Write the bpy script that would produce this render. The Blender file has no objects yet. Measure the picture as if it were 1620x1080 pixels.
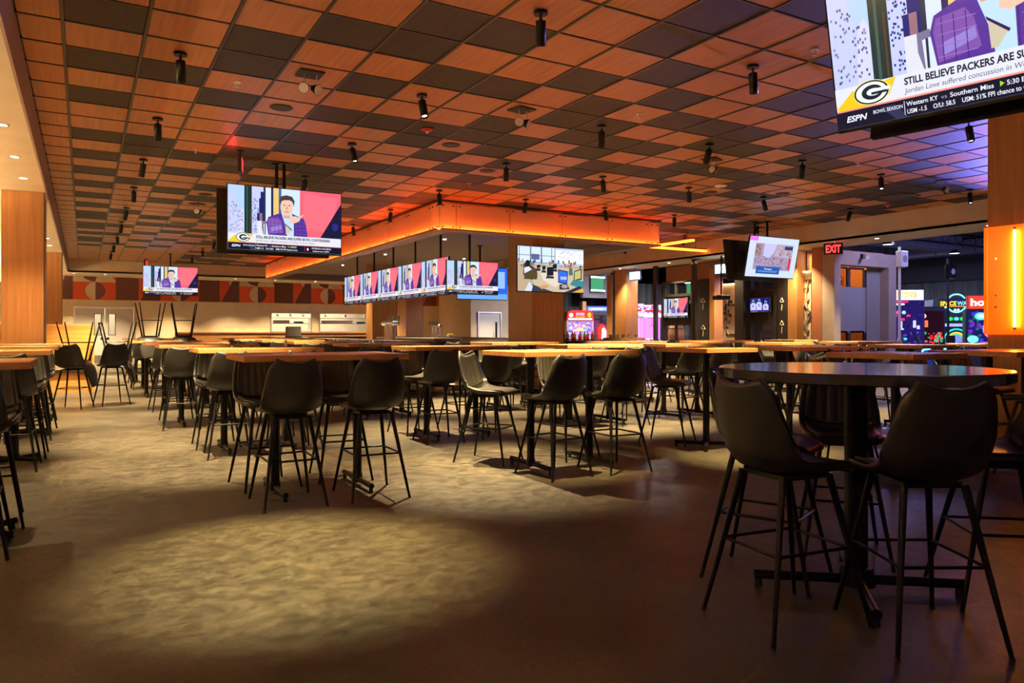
import bpy, bmesh, math, random
from mathutils import Vector, Matrix, Euler

# ---------------------------------------------------------------- camera, world, exposure
scene = bpy.context.scene
COL = scene.collection
PI = math.pi
YAW = 0.5247
CAM_H = 1.28
FPX = 1171.2
cam_data = bpy.data.cameras.new('camera')
cam_data.sensor_width = 36.0
cam_data.lens = FPX / 1620.0 * 36.0
cam_data.shift_y = (524.0 - 540.0) / 1620.0
cam_data.clip_start = 0.05
cam_data.clip_end = 200
cam = bpy.data.objects.new('camera', cam_data)
cam.location = (0, 0, CAM_H)
cam.rotation_euler = (PI / 2, 0, -YAW)
COL.objects.link(cam)
scene.camera = cam

world = bpy.data.worlds.new('world')
scene.world = world
world.use_nodes = True
world.node_tree.nodes['Background'].inputs[0].default_value = (0.9, 0.75, 0.6, 1)
world.node_tree.nodes['Background'].inputs[1].default_value = 0.02

vs = scene.view_settings
vs.view_transform = 'Standard'
vs.look = 'None'
vs.exposure = 1.05
vs.gamma = 1.0
vs.use_curve_mapping = False

SPOT_W = 1900.0        # ceiling spotlights
DOWN_W = 330.0         # small recessed downlights
WARM = (1.0, 0.73, 0.36)

random.seed(11)
CEIL = 3.83
SOFF = 3.39
SY, CY = math.sin(YAW), math.cos(YAW)


def ray(px, py=524.0):
    """direction of a photo pixel, per unit of depth"""
    r = (px - 810.0) / FPX
    return (CY * r + SY, -SY * r + CY, (524.0 - py) / FPX)


def onY(px, Y, py=524.0):
    d = ray(px, py); t = Y / d[1]
    return (d[0] * t, Y, CAM_H + d[2] * t)


def onX(px, X, py=524.0):
    d = ray(px, py); t = X / d[0]
    return (X, d[1] * t, CAM_H + d[2] * t)


def onZ(px, py, Z):
    d = ray(px, py); t = (Z - CAM_H) / d[2]
    return (d[0] * t, d[1] * t, Z)


# ---------------------------------------------------------------- materials
MATS = {}


def principled(name, color, rough=0.5, metal=0.0, emit=None, estr=0.0, spec=0.5, coat=0.0):
    m = bpy.data.materials.new(name)
    m.use_nodes = True
    b = m.node_tree.nodes['Principled BSDF']
    b.inputs['Base Color'].default_value = (*color, 1)
    b.inputs['Roughness'].default_value = rough
    b.inputs['Metallic'].default_value = metal
    b.inputs['Specular IOR Level'].default_value = spec
    b.inputs['Coat Weight'].default_value = coat
    if emit:
        b.inputs['Emission Color'].default_value = (*emit, 1)
        b.inputs['Emission Strength'].default_value = estr
    MATS[name] = m
    return m


def nodes_of(m):
    nt = m.node_tree
    return nt, nt.nodes, nt.links, nt.nodes['Principled BSDF']


def add_noise_color(m, c1, c2, scale, stretch=(1, 1, 1), detail=4, rough=None, bump=0.0, lo=0.35, hi=0.65, rnd=True):
    nt, N, L, b = nodes_of(m)
    tc = N.new('ShaderNodeTexCoord')
    mp = N.new('ShaderNodeMapping')
    mp.inputs['Scale'].default_value = stretch
    L.new(tc.outputs['Object'], mp.inputs['Vector'])
    if rnd:
        oi = N.new('ShaderNodeObjectInfo')
        cm = N.new('ShaderNodeVectorMath'); cm.operation = 'SCALE'
        cm.inputs['Scale'].default_value = 37.0
        cx = N.new('ShaderNodeCombineXYZ')
        L.new(oi.outputs['Random'], cx.inputs[0]); L.new(oi.outputs['Random'], cx.inputs[1])
        L.new(cx.outputs[0], cm.inputs[0])
        L.new(cm.outputs[0], mp.inputs['Location'])
    nz = N.new('ShaderNodeTexNoise')
    nz.inputs['Scale'].default_value = scale
    nz.inputs['Detail'].default_value = detail
    L.new(mp.outputs[0], nz.inputs['Vector'])
    cr = N.new('ShaderNodeValToRGB')
    cr.color_ramp.elements[0].position = lo
    cr.color_ramp.elements[1].position = hi
    cr.color_ramp.elements[0].color = (*c1, 1)
    cr.color_ramp.elements[1].color = (*c2, 1)
    L.new(nz.outputs['Fac'], cr.inputs[0])
    L.new(cr.outputs[0], b.inputs['Base Color'])
    if bump:
        bp = N.new('ShaderNodeBump')
        bp.inputs['Strength'].default_value = bump
        bp.inputs['Distance'].default_value = 0.01
        L.new(nz.outputs['Fac'], bp.inputs['Height'])
        L.new(bp.outputs[0], b.inputs['Normal'])
    return m


def wood(name, c1, c2, rough=0.4, grain='Z', scale=3.0, spec=0.4):
    m = principled(name, c1, rough, spec=spec)
    st = {'X': (0.06, 1.4, 1.4), 'Y': (1.4, 0.06, 1.4), 'Z': (1.4, 1.4, 0.06)}[grain]
    st = tuple(v * 12 for v in st)
    return add_noise_color(m, c1, c2, scale, st, 5, lo=0.3, hi=0.72)


def emissive(name, color, strength):
    m = bpy.data.materials.new(name)
    m.use_nodes = True
    nt = m.node_tree
    nt.nodes.remove(nt.nodes['Principled BSDF'])
    e = nt.nodes.new('ShaderNodeEmission')
    e.inputs[0].default_value = (*color, 1)
    e.inputs[1].default_value = strength
    nt.links.new(e.outputs[0], nt.nodes['Material Output'].inputs[0])
    MATS[name] = m
    return m


principled('black_metal', (0.012, 0.012, 0.013), 0.38, 0.6)
principled('black_matte', (0.012, 0.012, 0.012), 0.6)
principled('black_frame', (0.022, 0.020, 0.019), 0.5)
principled('steel', (0.70, 0.68, 0.66), 0.36, 0.85)
principled('door_steel', (0.62, 0.60, 0.62), 0.42, 0.55)
principled('chrome', (0.75, 0.75, 0.76), 0.12, 1.0)
principled('white_plastic', (0.75, 0.73, 0.70), 0.4)
principled('red_plastic', (0.5, 0.02, 0.015), 0.35)
principled('orange_plastic', (0.75, 0.16, 0.02), 0.4)
principled('blue_plastic', (0.02, 0.07, 0.3), 0.35)
principled('lens_white', (0.8, 0.78, 0.72), 0.25)
principled('glass_dark', (0.02, 0.02, 0.022), 0.06)
add_noise_color(principled('beige_wall', (0.62, 0.52, 0.39), 0.75), (0.60, 0.50, 0.375), (0.65, 0.55, 0.41), 3.0, rnd=False)
add_noise_color(principled('mauve_wall', (0.40, 0.33, 0.30), 0.75), (0.38, 0.31, 0.285), (0.42, 0.35, 0.315), 3.0, rnd=False)
principled('fascia_mauve', (0.30, 0.20, 0.17), 0.7)
principled('grey_panel', (0.30, 0.31, 0.33), 0.6)
principled('dark_wall', (0.03, 0.032, 0.04), 0.8)
principled('duct', (0.12, 0.12, 0.17), 0.6)
principled('grid_metal', (0.040, 0.032, 0.026), 0.45)
principled('terracotta', (0.42, 0.16, 0.08), 0.6)
principled('maroon_paint', (0.115, 0.040, 0.035), 0.7)
principled('orange_paint', (0.60, 0.085, 0.022), 0.7)
principled('sand_paint', (0.55, 0.44, 0.33), 0.7)
wood('tile_wood', (0.40, 0.150, 0.046), (0.54, 0.225, 0.075), 0.42, 'Y', 1.6)
add_noise_color(principled('tile_dark', (0.022, 0.016, 0.012), 0.6), (0.019, 0.014, 0.011), (0.028, 0.021, 0.016), 14, (1, .3, 1))
wood('pillar_wood', (0.38, 0.175, 0.062), (0.50, 0.245, 0.095), 0.42, 'Z', 1.8)
wood('orange_wood', (0.50, 0.20, 0.045), (0.66, 0.31, 0.09), 0.4, 'X', 1.6)
wood('table_wood', (0.46, 0.195, 0.062), (0.60, 0.285, 0.105), 0.26, 'X', 1.6)
wood('table_edge', (0.52, 0.25, 0.09), (0.64, 0.33, 0.13), 0.4, 'X', 1.8)
wood('wainscot_wood', (0.22, 0.095, 0.04), (0.33, 0.15, 0.06), 0.4, 'X', 1.6)
wood('bar_wood', (0.10, 0.048, 0.028), (0.16, 0.078, 0.042), 0.38, 'X', 1.6)
principled('stone_top', (0.045, 0.042, 0.050), 0.13, spec=0.6)
principled('stone_edge', (0.022, 0.020, 0.022), 0.35)
add_noise_color(principled('leather', (0.035, 0.033, 0.031), 0.42, spec=0.45), (0.020, 0.0185, 0.017), (0.027, 0.025, 0.023), 30, bump=0.05, rnd=False)
add_noise_color(principled('leather_pad', (0.10, 0.095, 0.075), 0.40, spec=0.45), (0.050, 0.047, 0.038), (0.062, 0.058, 0.047), 30, bump=0.05, rnd=False)
add_noise_color(principled('curtain', (0.08, 0.095, 0.088), 0.8), (0.066, 0.08, 0.074), (0.10, 0.115, 0.105), 6, (3, 3, .2), rnd=False)


def concrete():
    m = principled('polished_concrete', (0.12, 0.09, 0.06), 0.36, spec=0.45)
    nt, N, L, b = nodes_of(m)
    tc = N.new('ShaderNodeTexCoord')
    n1 = N.new('ShaderNodeTexNoise'); n1.inputs['Scale'].default_value = 0.9; n1.inputs['Detail'].default_value = 9; n1.inputs['Roughness'].default_value = 0.62
    n2 = N.new('ShaderNodeTexNoise'); n2.inputs['Scale'].default_value = 8.0; n2.inputs['Detail'].default_value = 12; n2.inputs['Roughness'].default_value = 0.78
    mp = N.new('ShaderNodeMapping'); mp.inputs['Scale'].default_value = (1.0, 1.15, 1); mp.inputs['Rotation'].default_value = (0, 0, -0.5)
    L.new(tc.outputs['Object'], mp.inputs['Vector'])
    L.new(mp.outputs[0], n1.inputs['Vector']); L.new(mp.outputs[0], n2.inputs['Vector'])
    mx = N.new('ShaderNodeMath'); mx.operation = 'MULTIPLY_ADD'; mx.inputs[1].default_value = 0.40; 
    L.new(n2.outputs['Fac'], mx.inputs[0])
    sc = N.new('ShaderNodeMath'); sc.operation = 'MULTIPLY'; sc.inputs[1].default_value = 0.30
    n3 = N.new('ShaderNodeTexNoise'); n3.inputs['Scale'].default_value = 38.0; n3.inputs['Detail'].default_value = 6; n3.inputs['Roughness'].default_value = 0.75
    L.new(mp.outputs[0], n3.inputs['Vector'])
    m3_ = N.new('ShaderNodeMath'); m3_.operation = 'MULTIPLY_ADD'; m3_.inputs[1].default_value = 0.30
    L.new(n3.outputs['Fac'], m3_.inputs[0]); L.new(sc.outputs[0], m3_.inputs[2])
    L.new(n1.outputs['Fac'], sc.inputs[0]); L.new(m3_.outputs[0], mx.inputs[2])
    cr = N.new('ShaderNodeValToRGB')
    e = cr.color_ramp.elements
    e[0].position = 0.43; e[0].color = (0.026, 0.0215, 0.016, 1)
    e[1].position = 0.585; e[1].color = (0.105, 0.088, 0.058, 1)
    k = cr.color_ramp.elements.new(0.5); k.color = (0.055, 0.046, 0.033, 1)
    L.new(mx.outputs[0], cr.inputs[0])
    # fine pale scratches and hairline cracks
    vo = N.new('ShaderNodeTexVoronoi'); vo.feature = 'DISTANCE_TO_EDGE'; vo.inputs['Scale'].default_value = 0.33
    wp = N.new('ShaderNodeTexNoise'); wp.inputs['Scale'].default_value = 1.2; wp.inputs['Detail'].default_value = 3
    ad = N.new('ShaderNodeMixRGB'); ad.blend_type = 'ADD'; ad.inputs[0].default_value = 0.35
    L.new(tc.outputs['Object'], wp.inputs['Vector'])
    L.new(tc.outputs['Object'], ad.inputs[1]); L.new(wp.outputs['Color'], ad.inputs[2])
    L.new(ad.outputs[0], vo.inputs['Vector'])
    lt = N.new('ShaderNodeMath'); lt.operation = 'LESS_THAN'; lt.inputs[1].default_value = 0.0014
    L.new(vo.outputs['Distance'], lt.inputs[0])
    ml = N.new('ShaderNodeMath'); ml.operation = 'MULTIPLY'; ml.inputs[1].default_value = 0.16
    L.new(lt.outputs[0], ml.inputs[0])
    mc = N.new('ShaderNodeMixRGB'); mc.inputs[2].default_value = (0.34, 0.28, 0.20, 1)
    L.new(ml.outputs[0], mc.inputs[0]); L.new(cr.outputs[0], mc.inputs[1])
    L.new(mc.outputs[0], b.inputs['Base Color'])
    rr = N.new('ShaderNodeMapRange'); rr.inputs[1].default_value = .4; rr.inputs[2].default_value = .6; rr.inputs[3].default_value = 0.36; rr.inputs[4].default_value = 0.55
    L.new(n2.outputs['Fac'], rr.inputs[0]); L.new(rr.outputs[0], b.inputs['Roughness'])
    bp = N.new('ShaderNodeBump'); bp.inputs['Strength'].default_value = 0.02; bp.inputs['Distance'].default_value = 0.01
    L.new(n2.outputs['Fac'], bp.inputs['Height']); L.new(bp.outputs[0], b.inputs['Normal'])
    return m


concrete()


def translucent(name, color, tr=0.75):
    m = bpy.data.materials.new(name)
    m.use_nodes = True
    nt = m.node_tree; N = nt.nodes; L = nt.links
    b = N['Principled BSDF']
    b.inputs['Base Color'].default_value = (*color, 1)
    b.inputs['Roughness'].default_value = 0.25
    t = N.new('ShaderNodeBsdfTranslucent'); t.inputs[0].default_value = (*color, 1)
    mx = N.new('ShaderNodeMixShader'); mx.inputs[0].default_value = tr
    L.new(b.outputs[0], mx.inputs[1]); L.new(t.outputs[0], mx.inputs[2])
    L.new(mx.outputs[0], N['Material Output'].inputs[0])
    MATS[name] = m
    return m


translucent('frosted_acrylic', (0.92, 0.80, 0.78))
principled('orange_acrylic', (0.95, 0.17, 0.01), 0.18, emit=(1.0, 0.10, 0.002), estr=0.55)


def clear_glass(name, tint=(0.9, 0.93, 0.95), refl=0.08):
    m = bpy.data.materials.new(name)
    m.use_nodes = True
    nt = m.node_tree; N = nt.nodes; L = nt.links
    N.remove(N['Principled BSDF'])
    t = N.new('ShaderNodeBsdfTransparent'); t.inputs[0].default_value = (*tint, 1)
    g = N.new('ShaderNodeBsdfGlossy'); g.inputs[1].default_value = 0.03
    mx = N.new('ShaderNodeMixShader'); mx.inputs[0].default_value = refl
    L.new(t.outputs[0], mx.inputs[1]); L.new(g.outputs[0], mx.inputs[2])
    L.new(mx.outputs[0], N['Material Output'].inputs[0])
    MATS[name] = m
    return m


clear_glass('window_glass')
clear_glass('bottle_green', (0.25, 0.5, 0.2), 0.12)
clear_glass('bottle_amber', (0.6, 0.28, 0.07), 0.12)
emissive('lamp_warm', (1.0, 0.80, 0.52), 14.0)
emissive('lamp_off_warm', (1.0, 0.80, 0.55), 0.5)
emissive('down_warm', (1.0, 0.86, 0.62), 9.0)
emissive('exit_red', (1.0, 0.02, 0.02), 3.0)
emissive('led_canopy', (1.0, 0.20, 0.012), 14.0)
emissive('wash_led', (1.0, 0.065, 0.010), 30.0)
emissive('led_amber', (1.0, 0.16, 0.012), 5.0)
emissive('added_cove_led', (1.0, 0.70, 0.34), 110.0)  # for the added trough that brightens the left soffit
emissive('neon_yellow', (1.0, 0.55, 0.05), 26.0)
emissive('glow_green', (0.10, 0.55, 0.26), .38)
emissive('glow_white', (0.85, 1.0, 0.92), 5.0)
emissive('glow_pink', (1.0, 0.10, 0.65), 2.6)
emissive('glow_purple', (0.35, 0.05, 1.0), 2.0)
emissive('glow_blue', (0.05, 0.22, 1.0), 2.0)
emissive('glow_cyan', (0.10, 0.75, 0.95), 2.6)
emissive('glow_red', (1.0, 0.06, 0.04), 1.6)
emissive('glow_yellow', (1.0, 0.62, 0.06), 1.6)
emissive('glow_lilac', (0.72, 0.55, 1.0), 1.7)
emissive('glow_gold', (1.0, 0.60, 0.22), 2.5)
emissive('sign_blue', (0.30, 0.50, 1.0), 1.6)


def vcol(name, strength):
    m = bpy.data.materials.new(name)
    m.use_nodes = True
    nt = m.node_tree; N = nt.nodes; L = nt.links
    N.remove(N['Principled BSDF'])
    a = N.new('ShaderNodeAttribute'); a.attribute_name = 'Col'
    e = N.new('ShaderNodeEmission'); e.inputs[1].default_value = strength
    g = N.new('ShaderNodeBsdfGlossy'); g.inputs[0].default_value = (0.03, 0.03, 0.03, 1); g.inputs[1].default_value = 0.2
    ad = N.new('ShaderNodeAddShader')
    L.new(a.outputs['Color'], e.inputs[0])
    L.new(e.outputs[0], ad.inputs[0]); L.new(g.outputs[0], ad.inputs[1])
    L.new(ad.outputs[0], N['Material Output'].inputs[0])
    MATS[name] = m
    return m


vcol('screen_picture', 0.56)
vcol('marquee_picture', 0.75)


# ---------------------------------------------------------------- mesh builder
class MB:
    def __init__(s):
        s.v = []; s.f = []; s.m = []; s.mats = []; s.sm = []

    def mi(s, m):
        if m not in s.mats:
            s.mats.append(m)
        return s.mats.index(m)

    def add(s, vs_, fs_, m, smooth=False):
        o = len(s.v); k = s.mi(m)
        s.v += [tuple(p) for p in vs_]
        for f in fs_:
            s.f.append(tuple(i + o for i in f)); s.m.append(k); s.sm.append(smooth)
        return s

    def box(s, x0, x1, y0, y1, z0, z1, m, M=None):
        vs_ = [(x, y, z) for z in (z0, z1) for y in (y0, y1) for x in (x0, x1)]
        if M: vs_ = [M @ Vector(p) for p in vs_]
        return s.add(vs_, [(0, 2, 3, 1), (4, 5, 7, 6), (0, 1, 5, 4), (2, 6, 7, 3), (0, 4, 6, 2), (1, 3, 7, 5)], m)

    def bbox(s, x0, x1, y0, y1, z0, z1, m, b=0.004, M=None):
        """box with chamfered edges"""
        bm = bmesh.new()
        bmesh.ops.create_cube(bm, size=1)
        for v in bm.verts:
            v.co = Vector(((x0 + x1) / 2 + v.co.x * (x1 - x0), (y0 + y1) / 2 + v.co.y * (y1 - y0), (z0 + z1) / 2 + v.co.z * (z1 - z0)))
        bmesh.ops.bevel(bm, geom=bm.edges[:], offset=b, segments=1, affect='EDGES')
        return s.addbm(bm, m, M=M)

    def addbm(s, bm, m, smooth=False, M=None):
        bm.verts.index_update()
        vs_ = [M @ v.co if M else v.co.copy() for v in bm.verts]
        fs_ = [[v.index for v in f.verts] for f in bm.faces]
        s.add(vs_, fs_, m, smooth); bm.free()
        return s

    def cyl(s, p0, p1, r0, r1, m, n=12, caps=True, smooth=True):
        p0 = Vector(p0); p1 = Vector(p1); d = (p1 - p0).normalized()
        a = Vector((0, 0, 1)) if abs(d.z) < 0.9 else Vector((1, 0, 0))
        u = d.cross(a).normalized(); w = d.cross(u)
        vs_ = []
        for p, r in ((p0, r0), (p1, r1)):
            for i in range(n):
                t = 2 * PI * i / n
                vs_.append(p + (u * math.cos(t) + w * math.sin(t)) * r)
        s.add(vs_, [(i, i + n, (i + 1) % n + n, (i + 1) % n) for i in range(n)], m, smooth)
        if caps:
            s.add(vs_[:n], [tuple(range(n))], m)
            s.add(vs_[n:], [tuple(reversed(range(n)))], m)
        return s

    def lathe(s, prof, m, n=16, c=(0, 0, 0), smooth=True):
        vs_ = []; k = len(prof)
        for i in range(n):
            t = 2 * PI * i / n
            for r, z in prof:
                vs_.append((c[0] + r * math.cos(t), c[1] + r * math.sin(t), c[2] + z))
        fs_ = []
        for i in range(n):
            j = (i + 1) % n
            for q in range(k - 1):
                fs_.append((i * k + q, j * k + q, j * k + q + 1, i * k + q + 1))
        return s.add(vs_, fs_, m, smooth)

    def prism(s, pts, axis, a0, a1, m, M=None):
        """extrude a 2-D outline along x, y or z"""
        def put(p, a):
            v = {'y': (p[0], a, p[1]), 'x': (a, p[0], p[1]), 'z': (p[0], p[1], a)}[axis]
            return M @ Vector(v) if M else v
        n = len(pts)
        vs_ = [put(p, a0) for p in pts] + [put(p, a1) for p in pts]
        fs_ = [tuple(range(n)), tuple(reversed(range(n, 2 * n)))] + [(i, i + n, (i + 1) % n + n, (i + 1) % n) for i in range(n)]
        return s.add(vs_, fs_, m)

    def mesh(s, name):
        me = bpy.data.meshes.new(name)
        me.from_pydata(s.v, [], s.f)
        for m in s.mats: me.materials.append(MATS[m])
        me.polygons.foreach_set('material_index', s.m)
        me.polygons.foreach_set('use_smooth', s.sm)
        bm = bmesh.new(); bm.from_mesh(me)
        bmesh.ops.recalc_face_normals(bm, faces=bm.faces[:])
        bm.to_mesh(me); bm.free()
        me.update()
        return me

    def build(s, name, parent=None, loc=(0, 0, 0), rot=(0, 0, 0)):
        return place(name, s.mesh(name), parent, loc, rot)


def place(name, me, parent=None, loc=(0, 0, 0), rot=(0, 0, 0), scale=None):
    o = bpy.data.objects.new(name, me)
    COL.objects.link(o)
    o.location = loc; o.rotation_euler = rot
    if scale: o.scale = scale
    if parent: o.parent = parent
    return o


def tag(o, label, cat, group=None):
    o['label'] = label; o['category'] = cat
    if group: o['group'] = group
    return o


def thing(name, label, cat, loc=(0, 0, 0), rz=0, group=None):
    o = place(name, None, None, loc, (0, 0, rz))
    o.empty_display_size = 0.1
    return tag(o, label, cat, group)


def struct(o):
    o['kind'] = 'structure'
    return o


def copy_tree(o, parent=None):
    c = o.copy(); COL.objects.link(c)
    if parent: c.parent = parent
    for ch in list(o.children):
        copy_tree(ch, c)
    return c


def lamp(name, kind, loc, energy, color, parent=None, target=None, **kw):
    ld = bpy.data.lights.new(name, kind)
    ld.energy = energy; ld.color = color
    for k, v in kw.items(): setattr(ld, k, v)
    o = bpy.data.objects.new(name, ld); COL.objects.link(o)
    o.location = loc
    if parent: o.parent = parent
    if target is not None:
        d = Vector(target) - Vector(loc)
        o.rotation_euler = d.to_track_quat('-Z', 'Y').to_euler()
    return o


ORD = ['first', 'second', 'third', 'fourth', 'fifth', 'sixth', 'seventh', 'eighth', 'ninth', 'tenth', 'eleventh', 'twelfth']

# ---------------------------------------------------------------- the setting
struct(MB().box(-2.6, 31, -5.2, 37, -0.12, 0, 'polished_concrete').build('floor'))


def wall_with_holes(axis, a0, a1, z0, z1, t0, t1, holes, m):
    """wall along x (axis 'x', thickness in y) or along y; holes = (h0, h1, hz0, hz1)"""
    mb = MB()
    cuts = sorted(set([a0, a1] + [h for q in holes for h in q[:2]]))
    for p, q in zip(cuts[:-1], cuts[1:]):
        mid = (p + q) / 2
        hs = sorted([(h[2], h[3]) for h in holes if h[0] < mid < h[1]])
        z = z0
        for h0, h1 in hs + [(z1, z1)]:
            if h0 - z > 1e-4:
                if axis == 'x': mb.box(p, q, t0, t1, z, h0, m)
                else: mb.box(t0, t1, p, q, z, h0, m)
            z = h1
    return mb


# left side: low drywall soffit with fascia, wall and pillars
struct(MB().box(-2.5, -2.3, -5, 33, 0, SOFF, 'beige_wall').build('wall_left'))
struct(MB().box(-2.5, -0.50, -5, 33, SOFF, SOFF + 0.06, 'beige_wall').build('ceiling_soffit_left'))
struct(MB().box(-0.50, -0.477, -5, 30.5, SOFF, CEIL + 0.05, 'fascia_mauve').build('trim_1'))
struct(MB().box(-2.5, 31, -5.2, -5, 0, 4.7, 'beige_wall').build('wall_front'))
# back: fascia, soffit, wall with kitchen passes and double door
struct(MB().box(-0.5, 15.1, 30.5, 30.55, SOFF, CEIL + 0.05, 'beige_wall').build('wall_back_fascia'))
struct(MB().box(-0.5, 16.4, 30.5, 33, SOFF, SOFF + 0.06, 'beige_wall').build('ceiling_soffit_back'))
wb = wall_with_holes('x', -2.5, 14.9, 0, SOFF, 32.8, 33.0,
                     [(-0.30, 1.74, 0, 2.2), (6.95, 8.75, 1.25, 2.12), (9.05, 11.6, 1.25, 2.12)], 'beige_wall').build('wall_back')
struct(wb)
struct(MB().box(14.9, 15.1, 29.4, 33, 0, SOFF, 'beige_wall').build('wall_back_return'))
struct(wall_with_holes('x', 15.1, 17.6, 0, SOFF, 29.4, 29.6, [(15.27, 16.4, 0, 2.1)], 'beige_wall').build('wall_back_corner'))
# wood wainscot along the back wall
for i, (p, q) in enumerate(((3.2, 7.0), (7.0, 9.3), (9.3, 12.0))):
    struct(MB().box(p, q - 0.012, 32.74, 32.8, 0.0, 1.20, 'wainscot_wood').box(p, q - 0.012, 32.68, 32.8, 1.20, 1.25, 'wainscot_wood').build('baseboard_panel'))
# the double steel kitchen door
dr = thing('kitchen_door', 'double stainless steel swing doors with tall narrow windows in the back wall', 'door', (0.72, 32.85, 0))
fr = MB(); fr.box(-1.06, -1.0, -.08, .06, 0, 2.26, 'steel').box(1.0, 1.06, -.08, .06, 0, 2.26, 'steel').box(-1.0, 1.0, -.08, .06, 2.2, 2.26, 'steel')
fr.build('door_frame', dr)
for sx in (-1, 1):
    lf = wall_with_holes('x', min(0.01 * sx, 0.99 * sx), max(0.01 * sx, 0.99 * sx), 0.01, 2.19, -0.02, 0.02,
                         [(min(.13 * sx, .36 * sx), max(.13 * sx, .36 * sx), 1.15, 1.95)], 'door_steel').build('door_leaf', dr)
    g = MB(); g.bbox(min(.13 * sx, .36 * sx) - .02, max(.13 * sx, .36 * sx) + .02, -.03, -.022, 1.13, 1.15, 'black_matte', .002)
    g.bbox(min(.13 * sx, .36 * sx) - .02, max(.13 * sx, .36 * sx) + .02, -.03, -.022, 1.95, 1.97, 'black_matte', .002)
    for e in (.12, .35): g.box(e * sx - .012 + .006 * sx, e * sx + .012 + .006 * sx, -.03, -.022, 1.15, 1.95, 'black_matte')
    g.build('window_gasket', lf)
    MB().box(min(.13 * sx, .36 * sx), max(.13 * sx, .36 * sx), -.004, .004, 1.15, 1.95, 'window_glass').build('pane', lf)
    MB().box(.1 * sx - .05, .1 * sx + .05, -.026, -.02, 0.95, 1.05, 'chrome').build('push_plate', lf)
    MB().box(min(.04 * sx, .96 * sx), max(.04 * sx, .96 * sx), -.024, -.02, 0.05, .35, 'chrome').build('kick_plate', lf)
# room behind doors and passes
struct(MB().box(-2.5, 15, 36.4, 36.6, 0, 3.4, 'beige_wall').box(-2.5, 15, 33, 36.6, 3.2, 3.25, 'beige_wall').build('wall_kitchen'))

# ---- tiled ceiling
T = 0.61
U0, V0 = 0.2452, -11.65
XC0, XC1, YC0, YC1 = -0.477, 15.1, -5.0, 30.5
ceil = struct(MB().box(XC0, XC1, YC0, YC1, CEIL + 0.025, CEIL + 0.08, 'grid_metal').build('ceiling'))
gm = MB()
u = math.ceil((XC0 / T) + U0)
while (u - U0) * T < XC1:
    x = (u - U0) * T
    gm.box(x - .012, x + .012, YC0, YC1, CEIL - .004, CEIL + .03, 'grid_metal'); u += 1
v = math.ceil(YC0 / T + V0)
while (v - V0) * T < YC1:
    y = (v - V0) * T
    gm.box(XC0, XC1, y - .009, y + .009, CEIL - .002, CEIL + .03, 'grid_metal'); v += 1
gm.build('ceiling_grid', ceil)
DARK = {0: [-1, 1, 3, 6, 8, 10, 12, 14, 16, 18, 19, 21, 22, 24, 26, 27, 29],
        1: [1, 6, 7, 11, 17, 21, 24, 28],
        2: [-1, 0, 2, 7, 9, 12, 14, 18, 20, 23, 26, 29],
        3: [-2, 4, 6, 8, 11, 13, 16, 17, 20, 22, 25, 28],
        4: [-3, -2, 0, 2, 4, 5, 7, 9, 12, 14, 18, 21, 23, 26],
        5: [-3, -1, 2, 5, 7, 8, 10],
        6: [-1, 2, 3, 6, 8],
        7: [-5, -4, -2, 1, 2, 4, 6],
        8: [-6, -3, -1, 0, 2, 3, 5],
        9: [-6, -2, 0, 1, 4, 6, 7],
        10: [-5, -1, 1, 2, 5, 7],
        11: [-4, -3, -1, 1, 3, 4, 6],
        12: [-5, -3, -1, 0, 3, 5], 13: [-4, -2, 0, 2, 3, 6], 14: [-5, -3, -1, 2, 4], 15: [-4, -1, 0, 2, 5]}
rt = random.Random(5)
cells = []
for u in range(-1, 26):
    for v in range(-21, 40):
        x0 = max((u - U0) * T, XC0); x1 = min((u + 1 - U0) * T, XC1)
        y0 = max((v - V0) * T, YC0); y1 = min((v + 1 - V0) * T, YC1)
        rr = rt.random()
        if x1 - x0 < 0.08 or y1 - y0 < 0.08: continue
        if u in DARK and -7 <= v <= 8: dk = v in DARK[u]
        elif u in DARK and u <= 4 and v > 8: dk = v in DARK[u]
        elif u == -1: dk = False
        else: dk = rr < 0.45
        cx, cy = (x0 + x1) / 2, (y0 + y1) / 2
        d = SY * cx + CY * cy
        vis = False
        if d > 1:
            px = 810 + FPX * (CY * cx - SY * cy) / d; py = 524 - FPX * (CEIL - CAM_H) / d
            vis = -60 < px < 1600 and -60 < py and not (6 < cx < 11.5 and cy > 13.1)
        cells.append((d if vis else 1e6, x0, x1, y0, y1, dk))
cells.sort(key=lambda c: c[0])
tile_me = {}
for k in (0, 1):
    mb = MB(); h = (T - 0.030) / 2
    mb.bbox(-h, h, -h, h, 0.003, 0.018, 'tile_dark' if k else 'tile_wood', 0.003)
    tile_me[k] = mb.mesh('ceiling_tile')
rest = [MB(), MB()]
nt_ = 0
for d, x0, x1, y0, y1, dk in cells:
    full = abs(x1 - x0 - T) < 1e-3 and abs(y1 - y0 - T) < 1e-3
    if nt_ < 300 and d < 1e5:
        sx = (x1 - x0 - .03) / (T - .03); sy = (y1 - y0 - .03) / (T - .03)
        place('ceiling_tile', tile_me[int(dk)], ceil, ((x0 + x1) / 2, (y0 + y1) / 2, CEIL), scale=None if full else (sx, sy, 1))
        nt_ += 1
    else:
        rest[0].box(x0 + .014, x1 - .014, y0 + .014, y1 - .014, CEIL + .003, CEIL + .018, 'tile_dark' if dk else 'tile_wood')
rc = rest[0].build('far_ceiling_tile', ceil); rc['kind'] = 'stuff'

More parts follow.
